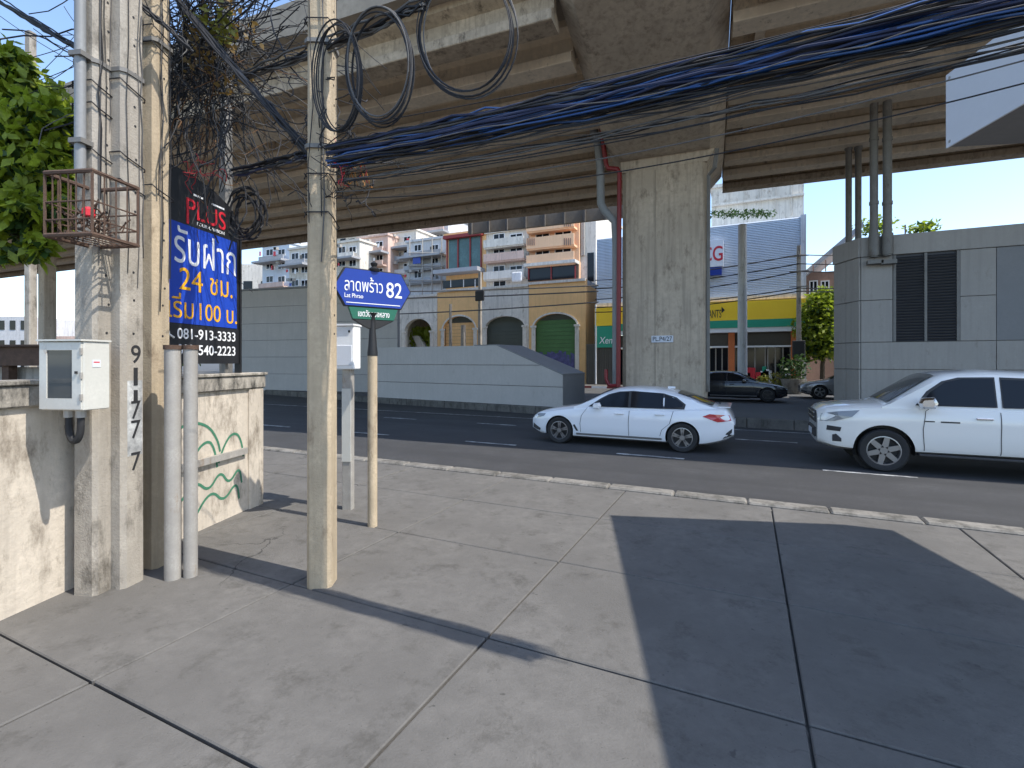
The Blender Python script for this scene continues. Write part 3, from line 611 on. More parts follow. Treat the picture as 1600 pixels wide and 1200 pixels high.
# tangle of wires
def tangle(name, label, m, n, cpx, cpy, sx, sy, dep, sd, r0, r1, ln, turns=1.0):
    g = MB()
    for k in range(n):
        px, py = random.gauss(cpx, sx), random.gauss(cpy, sy); dp = random.gauss(dep, sd); p = Wp(px, py, dp); pts = [p]
        d = Vector((random.gauss(0, 1), random.gauss(0, .6), random.gauss(0, 1))).normalized(); L_ = random.uniform(.3, 1) * ln; st = L_ / 9
        for j in range(9):
            d = (d + Vector((random.gauss(0, .45), random.gauss(0, .35), random.gauss(0, .45) - .05)) * turns).normalized(); p = p + d * st
            p = p if p.dot(DV) > 4.9 or cpx > 450 else p + DV * .05; pts.append(p)
        g.tube(pts, random.uniform(r0, r1), 5)
    return setp(g.build(name, m, smooth=True), label, 'cable tangle', kind='stuff')
tangle('wire_tangle', 'chaotic tangle of black wires above the banner', 'cable', 420, 318, 85, 34, 62, 5.7, .22, .003, .008, 2.2, .55)
tangle('wire_tangle', 'grey wires mixed through the black tangle above the banner', 'cable_grey', 80, 325, 95, 34, 60, 5.7, .22, .003, .005, 2.0, .55)
tangle('wire_tangle', 'black wires and clamps hanging at the lone pole', 'cable', 45, 500, 225, 28, 50, 4.55, .1, .003, .007, .7)
tangle('wire_tangle', 'clump of black wire ends right of the lone pole', 'cable', 40, 545, 268, 16, 30, 4.3, .1, .002, .006, .5)
tangle('wire_tangle', 'red wires dangling at the top of the banner', 'cable_red', 12, 305, 266, 12, 7, 5.1, .06, .003, .005, .35)
tangle('wire_tangle', 'small red wires at the end of the blue bundle', 'cable_red', 14, 552, 245, 12, 8, 4.2, .06, .003, .005, .35)
tangle('wire_tangle', 'orange wires drooping beside the lone pole', 'cable_orange', 9, 562, 262, 12, 10, 4.25, .06, .002, .004, .4)
tangle('dry_vine', 'dry brown vines grown through the black tangle', 'vine', 55, 322, 130, 30, 75, 5.5, .2, .002, .005, .9)
g = MB()
for k in range(9):
    a0 = random.uniform(0, 6.28); c0 = Wp(388 + random.gauss(0, 6), 335 + random.gauss(0, 8), 6.3); rr = random.uniform(.2, .33)
    g.tube([c0 + SOR * rr * .75 * math.cos(a) + Vector((0, 0, rr * math.sin(a))) + SOI * random.gauss(0, .01) for a in [a0 + 5.6 * j / 24 for j in range(25)]], .012, 6)
setp(g.build('cable_coil', 'cable', smooth=True, org=Wp(372, 335, 5.6)), 'loops of black cable hanging by the right edge of the banner', 'cable coil', 'coils of spare cable')
# thin wires against the sky
for k, (a_, b_) in enumerate((((0, 25), (140, 110)), ((0, 100), (140, 60)), ((10, 140), (135, 95)), ((60, 135), (135, 85)), ((100, 10), (140, 60)))):
    setp(MB().tube(sag(Wp(*a_, 6), Wp(*b_, 5), .03), .004, 5).build('thin_cable', 'cable'), 'thin wire against the blue sky, %s of five at upper left' % ('first', 'second', 'third', 'fourth', 'fifth')[k], 'cable', 'thin wires at upper left')

# ================================================================== CARS
def ip(x, pts):
    xs = [p[0] for p in pts]; ys = [p[1] for p in pts]; return float(np.interp(x, xs, ys))
def sm(x, pts, h=.09): return (ip(x - h, pts) + 2 * ip(x, pts) + ip(x + h, pts) + ip(x - h / 2, pts) + ip(x + h / 2, pts)) / 6
def make_car(name, label, loc, flip, sc, P):
    """local x runs from the nose (0) to the tail (L); flip=False: nose to the left, near flank at -y"""
    t = thing(name, label, P['cat'], loc, P.get('group')); o = Vector(loc); og = ORG[t]
    sx = -1 if flip else 1
    mtx = Matrix.Translation(o) @ Matrix.Rotation(P.get('rz', 0), 4, 'Z') @ Matrix.Diagonal((sx * sc, sc, sc, 1)) @ Matrix.Translation((-P['L'] / 2, 0, 0))
    L, Wd, pm = P['L'], P['W'] / 2, P['paint']
    zb = lambda x: sm(x, P['bot']); zt = lambda x: sm(x, P['top']); hw = lambda x: sm(x, P['wid'], .05) * Wd
    xs = np.unique(np.concatenate([np.linspace(0, .5, 12), np.linspace(.5, L - .5, 44), np.linspace(L - .5, L, 12)]))
    rings = []
    for x in xs:
        w_, b, tp = hw(x), zb(x), zt(x); h = tp - b; sh = P.get('shoulder', .80)
        half = [(w_ * .82, b), (w_ * .955, b + .05), (w_ * .99, b + .16 * h), (w_ * .985, b + .40 * h), (w_, b + .62 * h), (w_ * .995, b + sh * h), (w_ * .955, b + .93 * h), (w_ * .87, b + .985 * h), (w_ * .5, tp + .012), (0, tp + .022)]
        rings.append([(x, -y, z) for y, z in half] + [(x, y, z) for y, z in reversed(half[:-1])])
    bo = MB().loft(rings).build('tmp', pm, smooth=True)
    wr = P['wr']
    for wx in P['wheels']:
        c = MB().prism([(wx + u, wr + v) for u, v in circ(40, wr + P.get('gap', .05))], 'y', -Wd - .2, -Wd + .27).add([], [])
        c.prism([(wx + u, wr + v) for u, v in circ(40, wr + P.get('gap', .05))], 'y', Wd - .27, Wd + .2)
        co_ = c.build('cut', 'black'); md = bo.modifiers.new('b', 'BOOLEAN'); md.operation = 'DIFFERENCE'; md.object = co_; md.solver = 'EXACT'
        dg = bpy.context.evaluated_depsgraph_get(); me = bpy.data.meshes.new_from_object(bo.evaluated_get(dg)); bo.modifiers.clear(); bo.data = me; bpy.data.objects.remove(co_)
    me = bo.data; me.materials.clear(); me.materials.append(M[pm]); bpy.data.objects.remove(bo)
    me.transform(Matrix.Translation(-og) @ mtx)
    if flip: me.flip_normals()
    me.polygons.foreach_set('use_smooth', [True] * len(me.polygons)); me.set_sharp_from_angle(angle=R(35))
    body = bpy.data.objects.new('body', me); COL.objects.link(body); body.parent = t; ORG[body] = og
    def part(mb, nm, m, parent=None, smooth=True, bevel=0): mb.m = None; return mb.build(nm, m, parent or t, smooth, bevel)
    def mk(): return MB(mtx)
    # cabin
    cz, k = P['belt'], P.get('tumble', .32)
    roof = lambda x: sm(x, P['roof'], .07); bel = lambda x: sm(x, cz); wb = lambda x: sm(x, P['cabw'], .1) * Wd
    cxs = np.linspace(P['roof'][0][0], P['roof'][-1][0], 52); rings = []
    for x in cxs:
        zr, zl, w_ = roof(x), bel(x) - .06, wb(x); zr = max(zr, zl + .02); wr_ = w_ - k * max(0, zr - bel(x))
        half = [(w_, zl), (w_ - k * max(0, .45 * (zr - zl) - .06), zl + .45 * (zr - zl)), (w_ - k * max(0, .86 * (zr - zl) - .06), zl + .86 * (zr - zl)), (wr_ - .045, zr - .028), (wr_ - .13, zr - .004), (wr_ * .5, zr + .02), (0, zr + .028)]
        rings.append([(x, -y, z) for y, z in half] + [(x, y, z) for y, z in reversed(half[:-1])])
    mk().loft(rings).build('cabin', pm, t, True)
    # glass
    def sidewin(poly, nm, m='glass_dark', off=.006):
        r_ = None
        for s_ in (-1, 1):
            mb = mk(); P2 = []
            for (x0, z0), (x1, z1) in zip(poly, poly[1:] + poly[:1]):
                n = max(1, int(math.hypot(x1 - x0, z1 - z0) / .12)); P2 += [(x0 + (x1 - x0) * i / n, z0 + (z1 - z0) * i / n) for i in range(n)]
            cx_ = sum(p[0] for p in P2) / len(P2); cz_ = sum(p[1] for p in P2) / len(P2); P2.append((cx_, cz_)); n = len(P2) - 1
            mb.add([(x, s_ * (wb(x) - k * max(0, z - bel(x)) + off), z) for x, z in P2], [(i, (i + 1) % n, n) for i in range(n)])
            r_ = mb.build(nm, m, t)
        return r_
    for poly in P['windows']: sidewin(poly, 'side_window')
    for poly in P.get('trims', []): sidewin(poly, 'window_trim', P.get('trim_mat', 'chrome'), .0035)
    for nm, x0, x1, m in P['screens']:
        mb = mk(); n = 10; vs = []
        for i in range(n + 1):
            x = x0 + (x1 - x0) * i / n; zr = roof(x); wr_ = wb(x) - k * max(0, zr - bel(x))
            for f in (-.9, -.6, -.3, 0, .3, .6, .9):
                y = f * (wr_ - .06); z = zr + (.028 if f == 0 else .026 - .03 * f * f)
                dx = -.012 if x1 > x0 and nm == 'windscreen' else .012
                vs.append((x + dx, y, z + .012))
        mb.add(vs, [(i * 7 + j, i * 7 + j + 1, i * 7 + j + 8, i * 7 + j + 7) for i in range(n) for j in range(6)]); mb.build(nm, m, t, True)
    # flank strips and panels: (poly in x,z ; name ; material ; stand-off)
    def flank(poly, nm, m, off=.004, both=True):
        for s_ in ((-1, 1) if both else (-1,)):
            mb = mk(); n = len(poly)
            def yy(x, z):
                w_, b, tp = hw(x), zb(x), zt(x); f = (z - b) / (tp - b); return w_ * float(np.interp(f, [0, .05, .16, .40, .62, P.get('shoulder', .80), .93, .985], [.82, .95, .99, .985, 1, .995, .955, .87]))
            P2 = []
            for (x0, z0), (x1, z1) in zip(poly, poly[1:] + poly[:1]):
                q = max(1, int(math.hypot(x1 - x0, z1 - z0) / .1)); P2 += [(x0 + (x1 - x0) * i / q, z0 + (z1 - z0) * i / q) for i in range(q)]
            n = len(P2); c_ = (sum(p[0] for p in P2) / n, sum(p[1] for p in P2) / n)
            mb.add([(x, s_ * (yy(x, z) + off), z) for x, z in P2] + [(c_[0], s_ * (yy(*c_) + off), c_[1])], [(i, (i + 1) % n, n) for i in range(n)]); mb.build(nm, m, t)
    for poly, nm, m, off in P['flank']: flank(poly, nm, m, off)
    for pts, nm in P['seams']:
        pts = [(x0 + (x1 - x0) * i / 8, z0 + (z1 - z0) * i / 8) for (x0, z0), (x1, z1) in zip(pts[:-1], pts[1:]) for i in range(8)] + [pts[-1]]
        poly = [(x - .004, z) for x, z in pts] + [(x + .004, z) for x, z in reversed(pts)]
        for s_ in (-1, 1):
            mb = mk(); n = len(pts); vs = []
            for x, z in pts:
                w_, b, tp = hw(x), zb(x), zt(x); f = (z - b) / (tp - b); y = w_ * float(np.interp(f, [0, .05, .16, .40, .62, P.get('shoulder', .80), .93, .985], [.82, .95, .99, .985, 1, .995, .955, .87]))
                vs += [(x - .0045, s_ * (y + .007), z), (x + .006, s_ * (y + .007), z)]
            mb.add(vs, [(2 * i, 2 * i + 1, 2 * i + 3, 2 * i + 2) for i in range(n - 1)]); mb.build(nm, 'plastic', t)
    for hx, hz in P['handles']:
        for s_ in (-1, 1):
            y = hw(hx) * .995; mk().box(hx - .11, hx + .11, *sorted((s_ * (y - .01), s_ * (y + .028))), hz - .014, hz + .016).build('door_handle', P.get('handle_mat', pm), t, bevel=.008)
    mx, mz = P['mirror']
    for s_ in (-1, 1):
        y = wb(mx); mb = mk(); ms = P.get('mirror_size', 1)
        mb.loft([[(mx + dx * ms, s_ * (y + yy_), mz + dz * ms) for dx, dz in ((-.02 * q - .05, -.07 * q), (.07 * q, -.07 * q), (.10 * q, .0), (.06 * q, .08 * q), (-.04 * q - .03, .06 * q), (-.07 * q - .03, .0))] for yy_, q in ((.03, .5), (.08, 1), (.17, 1.0), (.22, .6))])
        mb.build('mirror', P.get('mirror_mat', pm), t, True)
    for bxs in P['boxes']:
        nm, m, (x0, x1, y0, y1, z0, z1), bv = bxs; mk().box(x0, x1, y0, y1, z0, z1).build(nm, m, t, bevel=bv)
    # wheels
    for wx in P['wheels']:
        for s_ in (-1, 1):
            yo = s_ * (Wd - .02); tw_ = P.get('tw', .23)
            c0 = (wx, yo, wr)
            wroot = None
            prof_ = [(.66, 0), (.72, .012), (.93, .012), (.985, -.02), (1, -.06), (1, -tw_ + .06), (.985, -tw_ + .02), (.9, -tw_), (.6, -tw_)]
            mb = mk(); rings = [[(wx + wr * rr * math.cos(a), yo + s_ * dy, wr + wr * rr * math.sin(a)) for a in [2 * math.pi * i / 32 for i in range(32)]] for rr, dy in prof_]
            mb.loft(rings, caps=False); wroot = mb.build('wheel', 'rubber', t, True)
            rm_ = P.get('rim_mat', 'rim'); rimr = wr * .68
            mb = mk(); mb.loft([[(wx + rimr * rr * math.cos(a), yo + s_ * dy, wr + rimr * rr * math.sin(a)) for a in [2 * math.pi * i / 32 for i in range(32)]] for rr, dy in ((1.0, .004), (.93, .006), (.9, -.04), (.88, -.12))], caps=False); mb.build('rim', rm_, wroot, True)
            mk().prism([(wx + u, wr + v) for u, v in circ(20, rimr * .9)], 'y', *sorted((yo - s_ * .10, yo - s_ * .12))).build('brake_disc', 'plastic', wroot)
            ns = P.get('spokes', 5); mb = mk()
            for q in range(ns):
                for da in ((-.14, .14) if P.get('twin', True) else (0,)):
                    a = 2 * math.pi * q / ns + .3; a1 = a + da; wd_ = .022 if P.get('twin', True) else .05
                    p0 = (wx + .04 * math.cos(a), wr + .04 * math.sin(a)); p1 = (wx + rimr * .93 * math.cos(a1), wr + rimr * .93 * math.sin(a1)); nx, nz = -math.sin(a1) * wd_, math.cos(a1) * wd_
                    mb.prism([(p0[0] + nx, p0[1] + nz), (p0[0] - nx, p0[1] - nz), (p1[0] - nx * .8, p1[1] - nz * .8), (p1[0] + nx * .8, p1[1] + nz * .8)], 'y', *sorted((yo - s_ * .03, yo - s_ * .004)))
            mb.prism([(wx + u, wr + v) for u, v in circ(14, .06)], 'y', *sorted((yo - s_ * .04, yo + s_ * .001)))
            sp = mb.build('spokes', rm_, wroot)
            mb = mk(); rr = wr + P.get('gap', .05) - .004
            mb.loft([[(wx + rr * math.cos(a), y_, wr + rr * math.sin(a)) for a in [math.pi * i / 20 - .15 for i in range(21)] + [math.pi + .3]][:22] for y_ in (s_ * (Wd - .012 - P.get('arch_in', .02)), s_ * (Wd - .268))], caps=False, closed=False)
            mb.build('wheel_arch', 'black', t)
            mk().prism([(wx + u, wr + v) for u, v in circ(24, rr)], 'y', *sorted((s_ * (Wd - .262), s_ * (Wd - .266)))).build('arch_liner', 'black', t)
    return t, mtx

Lc = 4.95
sedan = dict(L=Lc, W=1.87, cat='car', paint='car_white', wr=.345, wheels=(.84, 3.86), gap=.035, shoulder=.80, handle_mat='car_white',
    bot=[(0, .30), (.3, .2), (.6, .18), (4.3, .18), (4.7, .28), (Lc, .42)],
    top=[(0, .60), (.06, .70), (.2, .78), (.6, .87), (1.1, .95), (1.5, .99), (2.5, .985), (3.6, 1.0), (4.3, 1.05), (4.72, 1.06), (4.84, 1.04), (4.9, .9), (Lc, .72)],
    wid=[(0, .70), (.08, .80), (.25, .90), (.6, .97), (1.0, 1.0), (4.0, 1.0), (4.5, .96), (4.8, .88), (Lc, .78)],
    belt=[(0, .98), (2, .97), (3.4, .99), (5, 1.04)], tumble=.36, cabw=[(0, .93), (1.3, .93), (3.6, .93), (4.2, .88), (4.7, .82)],
    roof=[(1.22, .97), (1.36, 1.02), (1.7, 1.20), (2.05, 1.37), (2.35, 1.445), (2.75, 1.47), (3.2, 1.455), (3.6, 1.395), (3.95, 1.29), (4.3, 1.15), (4.58, 1.055), (4.66, 1.03)],
    windows=[[(1.72, 1.0), (2.60, 1.0), (2.60, 1.375), (2.42, 1.36), (2.22, 1.32), (2.0, 1.22)], [(2.66, 1.0), (3.42, 1.005), (3.42, 1.335), (3.2, 1.365), (2.66, 1.378)], [(3.455, 1.01), (3.86, 1.06), (3.87, 1.12), (3.70, 1.24), (3.455, 1.325)]],
    trims=[[(1.60, .982), (3.9, 1.0), (3.93, 1.11), (3.72, 1.27), (3.42, 1.355), (2.7, 1.395), (2.38, 1.375), (2.1, 1.30), (1.9, 1.19)]], trim_mat='plastic',
    screens=[('windscreen', 1.34, 2.14, 'glass_dark'), ('rear_window', 3.72, 4.5, 'glass_dark')],
    flank=[([(.03, .62), (.06, .70), (.30, .755), (.46, .76), (.40, .69), (.2, .63)], 'headlight', 'head_lamp', .012), ([(4.86, .90), (4.9, .78), (4.62, .74), (4.30, .86), (4.45, .92)], 'tail_light', 'tail_red', .012),
           ([(1.30, .36), (1.36, .36), (1.26, .52), (1.21, .50)], 'side_vent', 'plastic', .005), ([(1.3, .26), (3.4, .26), (3.4, .31), (1.3, .31)], 'sill_strip', 'car_silver', .005), ([(4.72, .36), (4.90, .44), (4.92, .60), (4.80, .50)], 'bumper_vent', 'plastic', .008),
           ([(.02, .36), (.28, .30), (.30, .36), (.04, .48)], 'air_intake', 'plastic', .01)],
    seams=[([(1.42, .34), (1.40, .55), (1.44, .75), (1.58, .95)], 'door_seam'), ([(2.63, .32), (2.62, .6), (2.64, .94)], 'door_seam'), ([(3.36, .36), (3.40, .5), (3.58, .66), (3.66, .95)], 'door_seam')],
    handles=((2.40, .84), (3.36, .86)), mirror=(1.86, 1.02),
    boxes=[('grille', 'plastic', (-.012, .05, -.42, .42, .46, .66), .02), ('boot_spoiler', 'car_white', (4.62, 4.88, -.66, .66, 1.055, 1.078), .01), ('number_plate', 'sign_white', (4.93, 4.965, -.24, .24, .62, .73), 0), ('roof_aerial', 'car_white', (3.42, 3.6, -.03, .03, 1.44, 1.49), .012)],
    rim_mat='rim', spokes=5, tw=.24)
xL, xR = XY(842, 12.9), XY(1147, 12.6)
make_car('sedan_car', 'white sedan with tinted windows passing in front of the pier', ((xL + xR) / 2, 13.15, 0), False, (xR - xL) / Lc, sedan)
# pickup
Lp = 5.33
pick = dict(L=Lp, W=1.855, cat='pickup', paint='car_cream', wr=.385, wheels=(1.0, 4.085), gap=.075, shoulder=.78, handle_mat='chrome', mirror_mat='chrome', mirror_size=1.35,
    bot=[(0, .44), (.25, .36), (.6, .34), (4.6, .38), (5.2, .5), (Lp, .55)],
    top=[(0, .99), (.04, 1.08), (.2, 1.14), (.6, 1.185), (1.1, 1.215), (1.5, 1.22), (3.5, 1.2), (3.62, 1.2), (5.25, 1.2), (Lp, 1.15)],
    wid=[(0, .72), (.08, .84), (.3, .94), (.65, 1.0), (1.5, .985), (4, 1.0), (5.1, .98), (Lp, .95)],
    belt=[(0, 1.17), (5.4, 1.19)], tumble=.26, cabw=[(0, .945), (5, .945)],
    roof=[(1.30, 1.18), (1.42, 1.25), (1.74, 1.48), (2.04, 1.70), (2.24, 1.785), (2.8, 1.825), (3.2, 1.81), (3.6, 1.79), (3.78, 1.70), (3.88, 1.4), (3.93, 1.17)],
    windows=[[(1.84, 1.225), (2.86, 1.23), (2.86, 1.70), (2.45, 1.69), (2.22, 1.63), (2.0, 1.45)], [(2.96, 1.21), (3.72, 1.22), (3.66, 1.62), (3.5, 1.665), (2.96, 1.685)]],
    trims=[[(1.78, 1.215), (2.88, 1.215), (2.88, 1.725), (2.4, 1.715), (2.17, 1.645), (1.95, 1.465)], [(2.94, 1.215), (3.76, 1.22), (3.69, 1.65), (3.52, 1.70), (2.94, 1.725)]], trim_mat='plastic',
    screens=[('windscreen', 1.40, 2.12, 'glass_clear'), ('rear_window', 3.8, 3.9, 'glass_dark')],
    flank=[([(.03, .86), (.05, 1.0), (.30, 1.06), (.64, 1.10), (.52, .97), (.25, .88)], 'headlight', 'head_lamp', .014), ([(.13, .70), (.34, .69), (.36, .77), (.14, .79)], 'fog_lamp_recess', 'plastic', .01), ([(.22, .50), (.36, .50), (.36, .56), (.28, .64), (.22, .62)], 'bumper_vent', 'plastic', .01),
           ([(1.58, .935), (1.72, .935), (1.72, .955), (1.58, .955)], 'badge', 'plastic', .006), ([(1.80, .93), (2.06, .93), (2.06, .955), (1.80, .955)], 'badge', 'plastic', .006), ([(5.2, .75), (5.3, .75), (5.3, 1.12), (5.2, 1.12)], 'tail_light', 'tail_red', .01)],
    seams=[([(1.76, .42), (1.74, .8), (1.78, 1.12), (1.84, 1.17)], 'door_seam'), ([(2.91, .42), (2.91, .8), (2.91, 1.17)], 'door_seam'), ([(3.60, .62), (3.74, .8), (3.78, 1.17)], 'door_seam'), ([(3.96, .9), (3.96, 1.17)], 'bed_seam')],
    handles=((2.70, 1.02), (3.55, 1.03)), mirror=(1.92, 1.27),
    boxes=[('grille', 'plastic', (-.03, .04, -.50, .50, .80, 1.03), .02), ('grille_bar', 'chrome', (-.05, .02, -.48, .48, .98, 1.005), .008), ('grille_bar', 'chrome', (-.05, .02, -.48, .48, .89, .91), .008), ('air_intake', 'plastic', (-.045, .05, -.48, .48, .52, .70), .02), ('number_plate', 'sign_white', (-.06, -.045, -.2, .2, .55, .66), 0),
           ('bed_liner', 'plastic', (4.0, 5.25, -.78, .78, 1.19, 1.226), .0), ('side_step', 'plastic', (1.5, 3.6, -.95, .95, .33, .37), .012)],
    rim_mat='rim', spokes=6, twin=False, tw=.26)
DXC = -.32                                            # cab sits well forward over the front axle
for k_ in ('windows', 'trims'): pick[k_] = [[(x + DXC, z) for x, z in p] for p in pick[k_]]
pick['roof'] = [(x + DXC, z) for x, z in pick['roof']]; pick['screens'] = [(n_, x0 + DXC, x1 + DXC, m_) for n_, x0, x1, m_ in pick['screens']]
pick['seams'] = [([(x + DXC + (.14 if i_ == 0 else 0), z) for x, z in p], n_) for i_, (p, n_) in enumerate(pick['seams'])]
pick['handles'] = [(x + DXC, z) for x, z in pick['handles']]; pick['mirror'] = (pick['mirror'][0] + DXC, pick['mirror'][1])
Yp = 11.75; xf = XY(1275, Yp + .5); scp = 1.08
make_car('pickup_truck', 'white double cab pickup following the sedan in front of the grey building', (xf + Lp * scp / 2, Yp + .93 * scp, 0), False, scp, pick)
# dark and silver cars beyond the median
d2 = dict(sedan); d2.update(paint='car_black', handle_mat='car_black', boxes=[('grille', 'plastic', (-.012, .05, -.42, .42, .46, .66), .02), ('number_plate', 'sign_white', (-.02, -.012, -.2, .2, .42, .52), 0)], rim_mat='rim_dark', trim_mat='car_black')
xR2 = XY(1229, 25.5); make_car('sedan_car', 'black sedan half hidden behind the pier', (xR2 - Lc * .94 / 2, 26.0, .30), True, .95, d2)
d3 = dict(sedan); d3.update(paint='car_silver', handle_mat='car_silver', boxes=[('grille', 'plastic', (-.012, .05, -.42, .42, .46, .66), .02)])
xl3 = XY(1251, 29.5); make_car('sedan_car', 'silver car half hidden by the corner of the grey building', (xl3 + Lc * .95 / 2, 29.5, .30), False, .98, d3)

# ================================================================== BUILDINGS ACROSS THE ROAD
def fbox(px0, px1, py0, py1, Y, d0=0, d1=.3):      # box on a facade plane Y from photo rows py1 (low) to py0 (high)
    pm_ = (px0 + px1) / 2
    return MB().box(XY(px0, Y), XY(px1, Y), Y + d0, Y + d1, ZY(pm_, py1, Y), ZY(pm_, py0, Y))
def window(par, px0, px1, py0, py1, Y, m='glass_dark', fm_='white', bars=1, proud=.06):
    x0, x1 = XY(px0, Y), XY(px1, Y); pm_ = (px0 + px1) / 2; z0, z1 = ZY(pm_, py1, Y), ZY(pm_, py0, Y)
    p = MB().box(x0, x1, Y - proud * .4, Y - .003, z0, z1).build('window', m, par)
    f = MB(); e = .07
    f.box(x0 - e, x1 + e, Y - proud, Y - .002, z1 + .001, z1 + e); f.box(x0 - e, x1 + e, Y - proud * 1.6, Y - .002, z0 - e, z0 - .001); f.box(x0 - e, x0 - .001, Y - proud, Y - .002, z0, z1); f.box(x1 + .001, x1 + e, Y - proud, Y - .002, z0, z1)
    for k in range(bars): xx = x0 + (x1 - x0) * (k + 1) / (bars + 1); f.box(xx - .03, xx + .03, Y - proud * .9, Y - proud * .41, z0 + .001, z1 - .001)
    f.build('frame', fm_, p); return p
YF = 37.0
def arch_bay(name, label, px0, px1, top, a0, a1, spring, crown, wallm, fill, fillm, depth=6):
    x0, x1 = XY(px0, YF), XY(px1, YF); t = thing(name, label, 'shophouse', (x0, YF, .42), 'arcaded shophouses across the road')
    zt = ZY((px0 + px1) / 2, top, YF); xa, xb = XY(a0, YF), XY(a1, YF); zsp, zcr = ZY((a0 + a1) / 2, spring, YF), ZY((a0 + a1) / 2, crown, YF)
    n = 14; arc = [((xa + xb) / 2 - (xb - xa) / 2 * math.cos(math.pi * k / n), zsp + (zcr - zsp) * math.sin(math.pi * k / n)) for k in range(n + 1)]
    pts = [(x0, .42), (xa, .42)] + arc + [(xb, .42), (x1, .42), (x1, zt), (x0, zt)]
    MB().prism(pts, 'y', YF, YF + .45).build('arched_wall', wallm, t)
    MB().box(x0, x1, YF + .46, YF + depth, zt - .4, zt - .01).build('roof', 'roof_tin', t)
    MB().box(x0, x0 + .2, YF + .46, YF + depth, .42, zt - .41).build('side_wall', wallm, t); MB().box(x1 - .2, x1, YF + .46, YF + depth, .42, zt - .41).build('side_wall', wallm, t)
    rim = [(x * 1.0, z) for x, z in arc]; o_ = [((xa + xb) / 2 + (x - (xa + xb) / 2) * 1.07, zsp + (z - zsp) * 1.12) for x, z in arc]
    MB().add([(x, YF - .06, z) for x, z in rim] + [(x, YF - .06, z) for x, z in o_] + [(x, YF - .001, z) for x, z in rim] + [(x, YF - .001, z) for x, z in o_],
             [f for k in range(n) for f in ((k, k + 1, n + 2 + k, n + 1 + k), (k, 2 * n + 2 + k, 2 * n + 3 + k, k + 1), (n + 1 + k, n + 2 + k, 3 * n + 4 + k, 3 * n + 3 + k))]).build('arch_moulding', 'white_wall', t)
    for x in (xa, xb): MB().box(x - .16, x + .16, YF - .1, YF - .002, .42, zsp).build('pilaster', 'white_wall', t); MB().box(x - .24, x + .24, YF - .16, YF - .003, zsp + .001, zsp + .16).build('capital', 'white_wall', t)
    MB().box(x0, x1, YF - .12, YF - .004, zt - .16, zt + .04).build('cornice', 'white_wall', t)
    if fill:
        zz = .42; ztop = zsp + (.0 if fill == 'half' else (zcr - zsp) * .55); nn = int((ztop - .42) / .3); h = (ztop - .42) / nn
        sm_ = MB().box(xa + .1 - xa, xb - .1 - xa, 0, .05, .008, h - .008).mesh('shutter_slat', fillm)
        sh = MB().box(xa + .02, xb - .02, YF + .36, YF + .40, .42, zcr).build('shutter', 'shutter_dark', t)
        for k in range(nn): piece('shutter_slat', sm_, sh, (xa, YF + .30, .42 + k * h))
    return t, xa, xb, zsp, zcr
arch_bay('shophouse', 'white arcaded bay with open arch showing stairs and greenery', 622, 683, 462, 632, 675, 520, 498, 'white_wall', None, None)
arch_bay('shophouse', 'orange arcaded bay behind the utility pole', 683.4, 752, 452, 692, 743, 516, 494, 'orange_wall', 'full', 'orange_wall')
arch_bay('shophouse', 'white arcaded bay with dark roller shutter', 752.4, 826, 447, 758, 820, 512, 494, 'white_wall', 'half', 'shutter_dark')
t, xa, xb, zsp, zcr = arch_bay('shophouse', 'orange arcaded bay with green roller shutter and purple graffiti', 826.4, 915, 439, 834, 902, 511, 490, 'orange_wall', 'full', 'shutter_green')
g = MB(); random.seed(3)
for k in range(9):
    x = xa + .35 + k * (xb - xa - .7) / 9; w_ = (xb - xa) / 9 * .92
    g.add([(x, YF + .288, 1.3 + random.uniform(0, .1)), (x + w_, YF + .288, 1.25 + random.uniform(0, .12)), (x + w_ * random.uniform(.7, 1.1), YF + .288, 2.9 + random.uniform(-.3, .2)), (x + w_ * .1, YF + .288, 2.9 + random.uniform(-.3, .25))], [(0, 1, 2, 3)])
setp(g.build('graffiti', 'shutter_purple', t), kind='stuff')
# stairs and greenery seen through the first arch
lg = MB()
for k in range(700):
    p = Vector((XY(random.uniform(640, 680), 39), 39 + random.uniform(-.6, 1), random.uniform(2.5, 5.4))); a = random.uniform(0, 6.28); s_ = random.uniform(.12, .3)
    u = Vector((math.cos(a), random.uniform(-.5, .5), math.sin(a))) * s_; v_ = Vector((-math.sin(a), random.uniform(-.5, .5), math.cos(a))) * s_ * .6; lg.add([p - u, p + v_, p + u, p - v_], [(0, 1, 2, 3)])
setp(lg.build('climbing_plant', 'leaf', org=(XY(660, 39), 39, .42)), 'green climbing plant seen through the open arch', 'plant')
sw = thing('stair_wall', 'pale sloping stair wall inside the open arch', 'stairs', (XY(650, 38.4), 38.4, .42))
MB().prism([(XY(625, 38.4), .42), (XY(690, 38.4), .42), (XY(690, 38.4), 1.2), (XY(655, 38.4), 4.6), (XY(645, 38.4), 4.6), (XY(668, 38.4), 1.6), (XY(625, 38.4), 1.6)], 'y', 38.3, 38.6).build('string_wall', 'white_wall', sw)
for k in range(10): MB().box(XY(650, 38.7) + k * .35, XY(650, 38.7) + k * .35 + .34, 38.62, 39.6, .42, 4.2 - k * .36).build('step', 'white_wall', sw)
